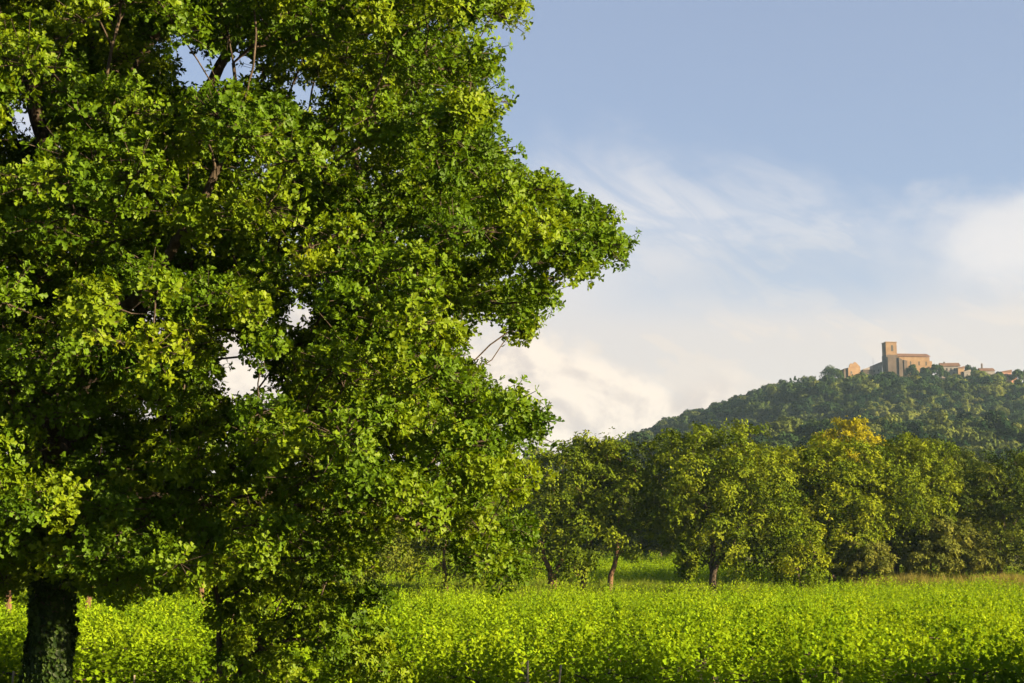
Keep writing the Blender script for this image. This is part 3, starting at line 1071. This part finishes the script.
def vine_trunk_mesh(seed):
    rng = np.random.default_rng(seed)
    S = Skel()
    ids = S.polyline([(0, 0, -.1), (.03, .02, .25), (-.02, 0, .55)], -1, 0, .035, .025, .15, rng, .008)
    S.polyline([(.25, .02, .62), (.55, 0, .62)], ids[-1], 0, .018, .010, .15, rng, .01)
    S.polyline([(-.25, .0, .62), (-.55, 0, .60)], ids[-1], 0, .018, .010, .15, rng, .01)
    S.radii(.01)
    v, l, s = S.tubes(None, 6, 0, .08)
    return mesh_np('vine_trunk', v, l, s, smooth=True)


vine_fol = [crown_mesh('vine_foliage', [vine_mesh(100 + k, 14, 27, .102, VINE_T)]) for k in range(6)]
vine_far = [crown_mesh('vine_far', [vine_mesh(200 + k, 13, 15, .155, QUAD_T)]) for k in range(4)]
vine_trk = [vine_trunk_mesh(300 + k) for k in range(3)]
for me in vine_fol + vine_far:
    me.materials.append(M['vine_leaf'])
for me in vine_trk:
    me.materials.append(M['bark'])

rv = np.random.default_rng(77)
ROW_T = math.tan(R(1.8))
pts = []
Y0, DY = 27.8, 2.25
k = 0
while True:
    y0 = Y0 + DY * k
    if y0 > 104:
        break
    for xi in np.arange(-46, 64, 1.08):
        x_ = xi + rv.normal() * .07
        y_ = y0 + ROW_T * x_ + rv.normal() * .05
        far_edge = np.interp(x_, [-60, 0, 8, 30, 50, 70], [86, 86, 88, 99, 104, 104])
        if y_ > far_edge or abs(x_) > .40 * y_ + 7:
            continue
        pts.append((x_, y_, ground_z(x_, y_)))
    k += 1
pts = np.array(pts)
pr = project(pts + np.array([0, 0, 1.0]))
seen = (pr[:, 0] > -20) & (pr[:, 0] < 1044)
order = np.argsort(pts[:, 1] + np.where(seen, 0, 1e3))
order = order[(rv.random(len(order)) > .03) | (pts[order, 1] > 60)]
near, rest = order[:300], order[300:]
missing = rv.random(len(pts)) < .02
vg = thing('grapevine', 'leafy green grapevine in the front rows of the vineyard', 'grapevine', group='grapevines in the front rows')
COL.objects.unlink(vg)
for i in near:
    o = vg.copy()
    COL.objects.link(o)
    o.location = pts[i]
    o.rotation_euler = (0, 0, R(1.8) + (math.pi if rv.random() < .5 else 0) + rv.normal() * .06)
    sc_ = rv.uniform(.74, 1.22)
    o.scale = (rv.uniform(.95, 1.1), rv.uniform(.9, 1.3), sc_)
    c = bpy.data.objects.new('foliage', vine_fol[rv.integers(6)])
    COL.objects.link(c)
    c.parent = o
    c = bpy.data.objects.new('trunk', vine_trk[rv.integers(3)])
    COL.objects.link(c)
    c.parent = o
rest = rest[~missing[rest]]
# short gaps where plants have died
gone = np.zeros(len(pts), bool)
for gx_, gy_, gw in ((20.5, 55, 2.4), (14.5, 55, 1.6), (27, 54, 2), (2.5, 62, 1.6), (5.5, 62, 1.3), (9, 70, 2.2), (24, 72, 3), (17, 66, 1.5), (30, 78, 2.5), (1.5, 52, 1.2), (10, 49.5, 1.2), (12, 83, 3), (33, 88, 3)):
    gone |= (np.abs(pts[:, 0] - gx_) < gw) & (np.abs(pts[:, 1] - ROW_T * pts[:, 0] - (Y0 + DY * round((gy_ - Y0) / DY))) < .6)
rest = rest[~gone[rest]]
far_pts = []
for k in range(25):
    y0 = 110 + 2.3 * k
    for xi in np.arange(-52, 46, 1.1):
        x_, y_ = xi + rv.normal() * .1, y0 + ROW_T * xi
        if abs(x_) < .42 * y_ + 5 and not (x_ > 24 and y_ > 140):
            far_pts.append((x_, y_, ground_z(x_, y_)))
far_pts = np.array(far_pts)
src = [new_obj('vine_plant', m_, None, None, False) for m_ in vine_far]


def scat(name, P, label, cat, sources, smin, smax, rz=None, rng=rv):
    n = len(P)
    rots = np.zeros((n, 3))
    rots[:, 2] = rng.uniform(0, 6.28, n) if rz is None else rz + np.where(rng.random(n) < .5, math.pi, 0) + rng.normal(size=n) * .06
    s = rng.uniform(smin, smax, n)
    scl = np.stack([s * rng.uniform(.92, 1.1, n), s * rng.uniform(.92, 1.15, n), s * rng.uniform(.78, 1.2, n)], 1)
    return stuff_scatter(name, P, rots, scl, sources, label, cat)


mid_src = [new_obj('vine_bush', m_, None, None, False) for m_ in vine_fol]
PR = pts[rest]
scat('vineyard', PR[PR[:, 1] < 60], 'green grapevines growing in the middle rows of the field', 'vineyard', mid_src, .92, 1.1, R(1.8))
scat('vineyard', PR[PR[:, 1] >= 60], 'bright green grapevine rows reaching back to the tree line', 'vineyard', src, .92, 1.1, R(1.8))
scat('vineyard', far_pts, 'second vineyard showing bright between the tree trunks', 'vineyard', src, 1.0, 1.18, R(1.8))


# stakes
def stake_mesh(seed, h):
    rng = np.random.default_rng(seed)
    S = Skel()
    S.polyline([(0, 0, -.3), (.01, 0, h * .5), (.0, .02, h)], -1, 0, .021, .018, .3, rng, .002)
    S.radii(.02)
    v, l, s = S.tubes(None, 8, 0, .05)
    n = len(v)
    ring = list(range(n - 8, n))
    l = np.concatenate([l, ring])
    s = np.concatenate([s, [len(l) - 8]])
    return mesh_np('vine_stake', v, l, s)


for px, D, h, lab in ((526, 27.2, 1.05, 'short weathered stake at the front of the vines, upright, inner of two near the middle'), (554, 27.25, .98, 'short weathered stake leaning slightly at the front of the vines near the middle'),
                      (18, 27.0, .8, 'pale wooden stake among the vines beyond the ivy clad trunk, at the edge of view'), (138, 27.3, .72, 'pale wooden stake among sunlit vines between the ivy clad trunk and the young oak')):
    p = gpt(px, D)
    o = new_obj('vine_stake', stake_mesh(int(px), h), M['wood'])
    o.location = p
    o.rotation_euler = (R(2), R(7 if px == 554 else 1.5), 0)
    tag(o, lab, 'stake')


# ------------------------------------------------------------------ grass
def tuft(seed, n, h, w, spread, mat):
    rng = np.random.default_rng(seed)
    an = rng.uniform(0, 6.28, n)
    d = np.stack([np.cos(an), np.sin(an), 0 * an], 1)
    P = d * (spread * rng.random(n) ** .6)[:, None]
    A = d * rng.uniform(.05, .55, n)[:, None] + np.array([0, 0, 1.0])
    N = np.cross(A, np.stack([-np.sin(an), np.cos(an), 0 * an], 1)) + rng.normal(size=(n, 3)) * .2
    q = w / h
    tm = (np.array([(0, -q * .5, 0), (.5, -q * .4, .03), (1, 0, -.10), (.5, q * .4, .03), (0, q * .5, 0)]), [(0, 1, 2, 3, 4)])
    me = crown_mesh('tuft', [(P, A, N, h * rng.uniform(.5, 1.1, n), rng.random(n), tm)])
    me.materials.append(M[mat])
    return new_obj('grass_tuft', me, None, None, False)


gd = [tuft(400 + k, 60, 1.15, .035, .35, 'grass_dry') for k in range(3)]
gg = [tuft(410 + k, 60, .85, .035, .35, 'grass_green') for k in range(3)]
gs = [tuft(420 + k, 50, .32, .014, .22, 'grass_green') for k in range(3)]
rg = np.random.default_rng(15)
n = 2600
px = rg.uniform(845, 1130, n)
D = np.interp(px, [845, 1130], [103, 108]) + rg.uniform(0, 7, n)
q = np.stack([(px - 512) / F * D, D], 1)
P = np.column_stack([q, ground_z(q[:, 0], q[:, 1])])
dry = np.sin(q[:, 0] * .9) + rg.normal(size=n) * .7 > .1
scat('dry_grass', P[dry], 'tall straw coloured grass along the far edge of the vines', 'grass', gd, .6, 1.25, rng=rg)
scat('grass', P[~dry], 'tall green grass and weeds along the far edge of the vines', 'grass', gg, .6, 1.25, rng=rg)
n = 9000
q = np.stack([rg.uniform(-24, 24, n), rg.uniform(15, 29, n)], 1)
P = np.column_stack([q, ground_z(q[:, 0], q[:, 1])])
scat('grass', P, 'short green grass on the bank before the vines', 'grass', gs, .6, 1.3, rng=rg)
n = 3000
q = np.stack([rg.uniform(-45, 34, n), rg.uniform(87, 112, n)], 1)
fe = np.interp(q[:, 0], [-60, 0, 8, 30, 50], [87, 87, 89, 100, 105])
q = q[q[:, 1] > fe]
P = np.column_stack([q, ground_z(q[:, 0], q[:, 1])])
scat('grass', P, 'rough green grass under the tree line', 'grass', gg, .5, 1.25, rng=rg)
gr = tuft(430, 26, 1.0, .018, .16, 'grass_green')
P = np.array([gpt(p_, 26.9) for p_ in (690, 833, 838, 560, 700, 905)])
scat('tall_grass', P, 'thin tall grass blades standing against the front vines', 'grass', [gr], .8, 1.0, rng=rg)

# reddish earth bank seen between trunks
rngb = np.random.default_rng(8)
bx, by = np.meshgrid(np.linspace(-3, 3, 25), np.linspace(-2, 2, 9))
bz = 1.1 * np.clip(1 - (bx / 3) ** 2, 0, 1) * np.clip(1 - (by / 2) ** 2, 0, 1) + rngb.normal(size=bx.shape) * .05
p = gpt(878, 134)
v = np.stack([bx, by, bz - .12], -1).reshape(-1, 3)
I = (np.arange(8)[:, None] * 25 + np.arange(24)[None, :]).ravel()
qd = np.stack([I, I + 1, I + 26, I + 25], 1)
o = new_obj('earth_bank', mesh_np('earth_bank', v, qd.ravel(), np.arange(len(qd)) * 4, smooth=True), rough_mat('red_earth', (.13, .06, .03), (.20, .10, .055), 1.2, (1, 1, 1), .5))
o.location = p
tag(o, kind='structure')

# ------------------------------------------------------------------ hill: woods, single trees, village


def hill_tree_mesh(seed, h, rx, n_cl, per, card, zc=.55):
    rng = np.random.default_rng(seed)
    d = unit(rng.normal(size=(n_cl, 3)))
    d[:, 2] = np.abs(d[:, 2]) * 1.0 - .25
    C = d * np.array([rx, rx, h * .42]) * rng.uniform(.62, .95, n_cl)[:, None] + np.array([0, 0, h * zc])
    rad = np.full(n_cl, rx * .42) * rng.uniform(.8, 1.25, n_cl)
    rep = np.repeat(np.arange(n_cl), per)
    m = len(rep)
    e = unit(rng.normal(size=(m, 3)) + np.array([0, 0, .3]) + .5 * d[rep])
    P = C[rep] + e * (rad[rep] * rng.random(m) ** .25)[:, None]
    N = e + .3 * rng.normal(size=(m, 3))
    A = np.cross(N, rng.normal(size=(m, 3)))
    rr = .6 * rng.random(n_cl)[rep] + .4 * rng.random(m)
    L = card * rng.uniform(.6, 1.2, m)
    return P - unit(A) * (L * .5)[:, None], A, N, L, rr, CARD_T


def trunk_np(h, r, seed=0):
    rng = np.random.default_rng(seed)
    S = Skel()
    S.polyline([(0, 0, -1.0), (.1, 0, h * .3), (0, .1, h * .7)], -1, 0, r, r * .4, h * .15, rng, .05)
    S.radii(.05)
    v, l, s = S.tubes(None, 6)
    return mesh_np('trunk', v, l, s, smooth=True)


forest = []
for k in range(7):
    me = crown_mesh('wood_tree', [hill_tree_mesh(500 + k, [8.5, 7.5, 9.5, 8, 7, 9, 6][k], [4.2, 4.8, 4.0, 3.8, 4.5, 5.2, 3.4][k], 13, 60, .95)])
    me.materials.append(M['forest_leaf'])
    forest.append(new_obj('wood_tree', me, None, None, False))
rf = np.random.default_rng(33)
cell = 5.2
gx, gy = np.meshgrid(np.arange(-260, 660, cell), np.arange(255, 1035, cell))
q = np.stack([gx.ravel(), gy.ravel()], 1) + rf.uniform(-.48, .48, (gx.size, 2)) * cell
az = q[:, 0] / q[:, 1]
q = q[(az > -.08) & (az < .50)]
clr = np.zeros(len(q), bool)
gp = np.sin(q[:, 0] * .043 + 1) * np.sin(q[:, 1] * .037) + .5 * np.sin(q[:, 0] * .11 + q[:, 1] * .07)
clr = (gp > 1.05)
# clearing for the village on top
pv = project(np.column_stack([q, ground_z(q[:, 0], q[:, 1])]))
vill = (q[:, 1] > 908) & (pv[:, 0] > 844) & (pv[:, 0] < 1040)
q = q[~(clr | vill)]
P = np.column_stack([q, ground_z(q[:, 0], q[:, 1]) - .4])
small = (P[:, 1] > 900)
n = len(P)
s = rf.choice([.5, .6, .7, .85, .95, 1.15], n) * rf.uniform(.85, 1.1, n) * np.where(small, .75, 1.0)
rots = np.zeros((n, 3))
rots[:, 2] = rf.uniform(0, 6.28, n)
stuff_scatter('hill_woods', P, rots, np.stack([s * rf.uniform(.9, 1.15, n), s * rf.uniform(.9, 1.15, n), s * rf.uniform(.85, 1.2, n)], 1), forest,
              'dense dark green woodland covering the hillside below the village', 'woodland')
print('forest', n)

M['hill_dark'] = leaf_mat('hill_dark_leaf', (.010, .024, .008), (.020, .040, .010), (.045, .064, .014), .15, .1, 0)
M['hill_light'] = leaf_mat('hill_light_leaf', (.04, .062, .012), (.075, .10, .018), (.12, .135, .025), .2, .1, 0)
HT = [(832, 371, 10, 8, 948, 'hill_dark', 'round dark tree on the skyline apart from the village, beside the first house'),
      (862, 377, 9, 5, 938, 'hill_dark', 'low dark tree in front of the sunlit ruined house'),
      (883, 380, 9, 8, 925, 'hill_light', 'rounded light green tree below the church tower'),
      (912, 368, 6, 8, 938, 'hill_dark', 'dark pointed tree before the church nave wall'),
      (925, 368, 5, 7, 937, 'hill_dark', 'small dark tree before the far end of the nave'),
      (936.5, 367, 6.5, 8, 940, 'hill_dark', 'taller green tree between the church and the white house'),
      (971, 366, 7.5, 6, 962, 'hill_dark', 'rounded tree on the skyline past the white house'),
      (979, 373, 8, 6, 940, 'hill_light', 'light olive tree below the skyline, before the house with a chimney'),
      (1017, 373, 6, 6, 950, 'hill_dark', 'round tree on the skyline past the pinkish house'),
      (683, 415, 3.2, 5, 930, 'hill_dark', 'small tree standing up from the hill skyline halfway down the slope'),
      (995, 377, 7, 4, 942, 'hill_light', 'low pale bush in front of the pinkish house'),
      (946.5, 373, 3.5, 5, 944, 'hill_dark', 'slim dark tree in front of the white house wall'),
      (1000, 374, 5, 5, 946, 'hill_dark', 'dark tree between the chimney house and the pinkish house'),
      (984, 376, 4, 4, 945, 'hill_dark', 'small dark tree in front of the house with a tall chimney'),
      (955, 378, 8, 3.5, 935, 'hill_light', 'low light shrub on the terrace below the white house')]
for i, (px, py, rx, ry, D, mt, lab) in enumerate(HT):
    m_ = D / F
    base = at(px, py + ry, D)
    gz = ground_z(base[0], D)
    h = (at(px, py - ry, D)[2] - gz)
    h = max(h, 2 * ry * m_)
    base[2] = min(gz, at(px, py - ry, D)[2] - h + .01)
    root = thing('hill_tree', lab, 'tree', base)
    Pm = hill_tree_mesh(600 + i, h * 1.0, rx * m_ * 1.0, 24, 100, .85, .46)
    new_obj('crown', crown_mesh('crown', [Pm]), M[mt], root)
    new_obj('trunk', trunk_np(h, .25, i), M['bark'], root)
for i, (px, h) in enumerate(((791, 8), (795, 9.2), (799, 7.2))):
    D = 945
    base = at(px, 386, D)
    base[2] = ground_z(base[0], D)
    root = thing('cypress_tree', ['slim dark cypress on the hill skyline, outer one of three by the slope', 'tallest dark cypress of three on the hill skyline', 'shortest dark cypress of three on the hill skyline'][i], 'tree', base, 'cypresses on the skyline')
    Pm = hill_tree_mesh(650 + i, h + 3, 1.1, 16, 50, .6)
    new_obj('crown', crown_mesh('crown', [Pm]), M['hill_dark'], root)
    new_obj('trunk', trunk_np(h, .15, i), M['bark'], root)


def stone_mat(name, c1, c2, c3, sx=.9):
    m, t = mat_new(name)
    tco = t.n('ShaderNodeTexCoord')
    n1 = t.noise(tco.outputs['Object'], .22, 6, .65)
    n2 = t.noise(tco.outputs['Object'], 2.6, 3, .6)
    f = t.math('ADD', t.math('MULTIPLY', n1, .6), t.math('MULTIPLY', n2, .4))
    c = t.ramp(f, [(.35, c1), (.5, c2), (.66, c3)])
    p = t.n('ShaderNodeBsdfPrincipled')
    p.inputs['Roughness'].default_value = .95
    p.inputs['Specular IOR Level'].default_value = .1
    t.put(p.inputs['Base Color'], c)
    out(t, p.outputs[0])
    return m


M['ochre'] = stone_mat('ochre_stone', (.095, .062, .036), (.15, .10, .060), (.20, .145, .092))
M['grey_stone'] = stone_mat('grey_stone', (.042, .034, .030), (.065, .052, .045), (.095, .078, .065))
M['plaster'] = stone_mat('pale_plaster', (.11, .105, .105), (.16, .15, .145), (.21, .195, .18))
M['pink'] = stone_mat('pink_plaster', (.19, .10, .075), (.24, .135, .10), (.28, .17, .13))
M['tile'] = stone_mat('roof_tile', (.07, .038, .027), (.10, .058, .040), (.13, .082, .058))
M['grey_tile'] = stone_mat('grey_roof', (.13, .115, .11), (.19, .17, .16), (.25, .22, .20))
M['dark'] = rough_mat('dark_opening', (.012, .011, .010), (.03, .028, .025), 2, (1, 1, 1), 0, .6)


def prism(name, pts, depth, mat, parent, y0=0.0):
    """Polygon pts in (x, z) extruded from y0 to y0 + depth."""
    n = len(pts)
    v = [(a_, y0, b_) for a_, b_ in pts] + [(a_, y0 + depth, b_) for a_, b_ in pts]
    f = [tuple(range(n)), tuple(range(2 * n - 1, n - 1, -1))] + [(i, i + n, (i + 1) % n + n, (i + 1) % n) for i in range(n)]
    me = bpy.data.meshes.new(name)
    me.from_pydata(v, [], f)
    me.update()
    import bmesh
    bm = bmesh.new()
    bm.from_mesh(me)
    bmesh.ops.recalc_face_normals(bm, faces=bm.faces)
    bm.to_mesh(me)
    bm.free()
    return new_obj(name, me, M[mat], parent)


def block(name, x0, x1, y0, y1, z0, z1, mat, parent):
    return prism(name, [(x0, z0), (x1, z0), (x1, z1), (x0, z1)], y1 - y0, mat, parent, y0)


def gable_x(name, x0, x1, y0, y1, z0, zr, th, mat, parent, over=.4):
    """Two-pitched roof with its ridge along x, eaves at z0, ridge at zr."""
    ym = (y0 + y1) / 2
    v, f = [], []
    sec = [(y0 - over, z0 - .15), (ym, zr), (y1 + over, z0 - .15), (y1 + over, z0 - .15 + th), (ym, zr + th), (y0 - over, z0 - .15 + th)]
    for xx in (x0 - over, x1 + over):
        v += [(xx, a_, b_) for a_, b_ in sec]
    n = 6
    f = [(0, 1, 4, 5), (1, 2, 3, 4), (6, 11, 10, 7), (7, 10, 9, 8)] + [(i, (i + 1) % n, (i + 1) % n + n, i + n) for i in range(n)]
    me = bpy.data.meshes.new(name)
    me.from_pydata(v, [], f)
    import bmesh
    bm = bmesh.new()
    bm.from_mesh(me)
    bmesh.ops.recalc_face_normals(bm, faces=bm.faces)
    bm.to_mesh(me)
    bm.free()
    return new_obj(name, me, M[mat], parent)


MPX = 955 / F


def church():
    D = 955
    o = at(892.6, 377, D)
    r = thing('church', 'old stone church with a square bell tower crowning the hilltop village', 'church', o, rotz=R(6))
    B = -6.0
    # tower: grey lower shaft, ochre belfry with arched openings
    block('tower_base', -4.2, 3.8, -.5, 7.2, B, 15.2, 'grey_stone', r)
    t = block('belfry', -4.0, 3.6, -.3, 7.0, 15.2, 23.6, 'ochre', r)
    block('tower_cornice', -4.2, 3.8, -.5, 7.2, 23.6, 24.1, 'ochre', t)
    for (x_, w) in ((0.35, .85),):
        prism('belfry_opening', [(x_ - w, 17.6), (x_ + w, 17.6), (x_ + w, 20.6), (x_ + w * .7, 21.6), (x_, 22.0), (x_ - w * .7, 21.6), (x_ - w, 20.6)], .5, 'dark', t, -.335)
    # opening on the shaded side
    v = block('belfry_opening', -4.035, -3.8, 2.4, 4.2, 17.6, 21.3, 'dark', t)
    # west front block and buttresses
    block('west_front', -3.6, 3.2, -1.9, -.5, B, 13.6, 'grey_stone', r)
    prism('buttress', [(3.8, B), (6.4, B), (6.4, 11.5), (3.8, 13.2)], 3.6, 'grey_stone', r, -2.8)
    prism('buttress', [(7.6, B), (9.8, B), (9.8, 11.0), (7.6, 11.6)], 2.6, 'grey_stone', r, -2.4)
    # nave
    block('nave', 3.8, 26.5, 0, 11, B, 14.2, 'ochre', r)
    gable_x('roof', 4.4, 26.5, 0, 11, 14.35, 16.6, .35, 'tile', r, .5)
    for x_ in (13.0, 19.0, 24.0):
        prism('nave_window', [(x_ - .5, 8.2), (x_ + .5, 8.2), (x_ + .5, 10.6), (x_, 11.2), (x_ - .5, 10.6)], .3, 'dark', r, -.04)
    block('chevet', 26.5, 29.0, 2.0, 9.0, B, 11.5, 'ochre', r)


church()


def house(px, pyb, D, w, h, dp, wall, roof, label, wins=(), rot=0, kind='gable', rh=2.0, name='house', chim=None, cat='house'):
    o = at(px, pyb, D)
    r = thing(name, label, cat, o, rotz=R(rot))
    wl = block('wall', -w / 2, w / 2, 0, dp, -6, h, wall, r)
    if kind == 'gable':
        rf_ = gable_x('roof', -w / 2, w / 2, 0, dp, h + .18, h + rh, .3, roof, r, .35)
    elif kind == 'side':       # ridge runs away from the viewer: gable end seen
        rf_ = prism('roof', [(-w / 2 - .3, h), (w / 2 + .3, h), (w / 2 + .3, h + .25), (0, h + rh), (-w / 2 - .3, h + .25)], dp + .6, roof, r, -.3)
    elif kind == 'lean':
        rf_ = prism('roof', [(-w / 2 - .3, h + .01), (w / 2 + .3, h + .01), (w / 2 + .3, h + rh), (w / 2, h + rh + .2), (-w / 2 - .3, h + .25)], dp + .6, roof, r, -.3)
    else:
        rf_ = None
    for (x_, z_, ww, hh) in wins:
        f = block('window', x_ - ww / 2, x_ + ww / 2, -.05, .12, z_, z_ + hh, 'dark', r)
        block('sill', x_ - ww / 2 - .15, x_ + ww / 2 + .15, -.16, .10, z_ - .22, z_ - .002, 'plaster', f)
    if chim and rf_ is not None:
        block('chimney', chim[0] - .45, chim[0] + .45, dp * .4, dp * .4 + .9, h, chim[1], 'grey_stone', rf_)
    return r, wl


# ruined ochre house on the skyline
r, wl = house(854.5, 377, 950, 9.0, 6.2, 8, 'ochre', 'tile', 'sunlit ruined ochre house with a broken roofline, apart from the church', [(-2.2, 2.2, 1.2, 1.6)], 14, 'none')
prism('broken_gable', [(-3.6, 6.2), (4.5, 6.2), (4.5, 7.0), (3.2, 8.4), (1.4, 10.0), (0.3, 10.2), (-.6, 9.0), (-2.4, 9.2), (-3.4, 8.0)], .7, 'ochre', r, .02)
block('annexe', -7.2, -4.5, 1.0, 6, -6, 5.2, 'grey_stone', r)
# grey roofed houses stepping up to the church
house(868, 375, 958, 6.5, 3.6, 8, 'grey_stone', 'grey_tile', 'small low house with a pale grey roof beside the ruined ochre house', [(0, 1.2, .9, 1.2)], 0, 'lean', 2.4)
house(876.5, 375, 962, 8.0, 5.6, 9, 'plaster', 'grey_tile', 'grey house with a sloping roof rising up to the church tower', [(-1.5, 2.0, .9, 1.3), (1.5, 2.4, .9, 1.3)], 0, 'lean', 3.4)
# white house right of the church
r, wl = house(951, 376, 950, 12.5, 6.6, 9, 'plaster', 'tile', 'long white house with two rows of windows and a tiled roof on the terrace', [(-5, 3.6, 1.1, 1.8), (-2.6, 3.6, 1.1, 1.8), (0.2, 3.6, 1.1, 1.8), (2.6, 3.6, 1.1, 1.8), (4.8, 3.6, 1.1, 1.8), (-4.6, .4, 1.1, 2), (-1.4, .4, 1.1, 2), (2.0, .4, 1.1, 2), (4.6, .4, 1.1, 2)], -4, 'gable', 2.6, chim=(-3.2, 10.2))
house(961.5, 377, 948, 4.4, 6.0, 7, 'ochre', 'tile', 'sunlit end wall of the white house, its light painted in as ochre', [(0.4, 2.4, .9, 1.2)], 8, 'lean', 1.2)  # end wall of the white house as its own block, sunlight painted as ochre
house(967.5, 378, 947, 4.2, 4.2, 6, 'plaster', 'grey_tile', 'little pale house with a grey lean-to roof, lowest beside the ochre end wall', [(0, 1.4, .9, 1.1)], 0, 'lean', 1.2)
house(988, 378, 956, 9.5, 4.8, 8, 'plaster', 'tile', 'pale gabled house with a tall chimney on the skyline', [(-2.6, 1.6, .9, 1.3), (1.4, 1.6, .9, 1.3)], 0, 'gable', 2.2, chim=(-2.6, 10.4))
r, wl = house(1006, 379, 954, 8.0, 4.6, 8, 'pink', 'tile', 'pinkish house with a stepped roof at the far end of the village', [(-2.2, 1.6, .9, 1.2), (1.2, 1.6, .9, 1.2)], 5, 'lean', 1.6)
block('annexe', 4.0, 8.2, 1, 7, -6, 2.6, 'pink', r)
house(1034, 379, 955, 9, 5, 8, 'ochre', 'tile', 'ochre house beyond the last skyline tree of the village', [(-2, 1.6, .9, 1.2)], 0, 'gable', 2)


def terrace(px0, px1, py0, py1, D, label):
    a0, a1 = at(px0, py1, D), at(px1, py1, D)
    w = a1[0] - a0[0]
    o = (a0 + a1) / 2
    r_ = prism('retaining_wall', [(-w / 2, -5), (w / 2, -5), (w / 2, (py1 - py0) * MPX * .8), (w * .2, (py1 - py0) * MPX), (-w * .1, (py1 - py0) * MPX * .85), (-w / 2, (py1 - py0) * MPX)], .8, 'grey_stone', None, 0)
    r_.location = o
    tag(r_, label, 'wall')


terrace(893, 942, 377, 381, 944, 'rough grey stone terrace wall below the church nave')
terrace(940, 972, 378, 381, 943, 'grey stone terrace wall below the white house')
# thin mast beside the tower
mp_ = at(873.5, 374, 960)
S = Skel()
S.polyline([(0, 0, -2), (0, 0, 6), (0, 0, 11)], -1, 0, .10, .06, 2, np.random.default_rng(1), 0)
S.radii(.05)
v, l, s = S.tubes(None, 6)
o = new_obj('mast', mesh_np('mast', v, l, s), M['grey_stone'])
o.location = mp_
tag(o, 'thin mast rising behind the grey roofs beside the tower', 'mast')

# ------------------------------------------------------------------ the air
hx = 4100
me = bpy.data.meshes.new('haze')
zb, zt = -3.0, 185.0
vv = [(a_, b_, c_) for a_ in (-hx, hx) for b_ in (-400, 4100) for c_ in (zb, zt)]
ff = [(0, 1, 3, 2), (4, 6, 7, 5), (0, 4, 5, 1), (2, 3, 7, 6), (0, 2, 6, 4), (1, 5, 7, 3)]
me.from_pydata(vv, [], ff)
hm, t = mat_new('haze')
pv_ = t.n('ShaderNodeVolumePrincipled')
pv_.inputs['Density'].default_value = .00008
pv_.inputs['Color'].default_value = (.50, .73, 1.0, 1)
pv_.inputs['Anisotropy'].default_value = .2
ho = t.n('ShaderNodeOutputMaterial')
t.t.links.new(pv_.outputs[0], ho.inputs['Volume'])
h = new_obj('haze', me, hm)
tag(h, 'thin bluish evening haze in the air', 'haze', kind='stuff')

# ------------------------------------------------------------------ render settings
scene.render.engine = 'CYCLES'
cy = scene.cycles
cy.max_bounces = 8
cy.diffuse_bounces = 3
cy.glossy_bounces = 2
cy.transmission_bounces = 4
cy.volume_bounces = 1
cy.use_denoising = True
vs = scene.view_settings
vs.view_transform = 'Standard'
vs.look = 'None'
vs.gamma = 1.0
vs.use_curve_mapping = False
vs.exposure = 2.42
print('script time', round(time.time() - T0, 1))
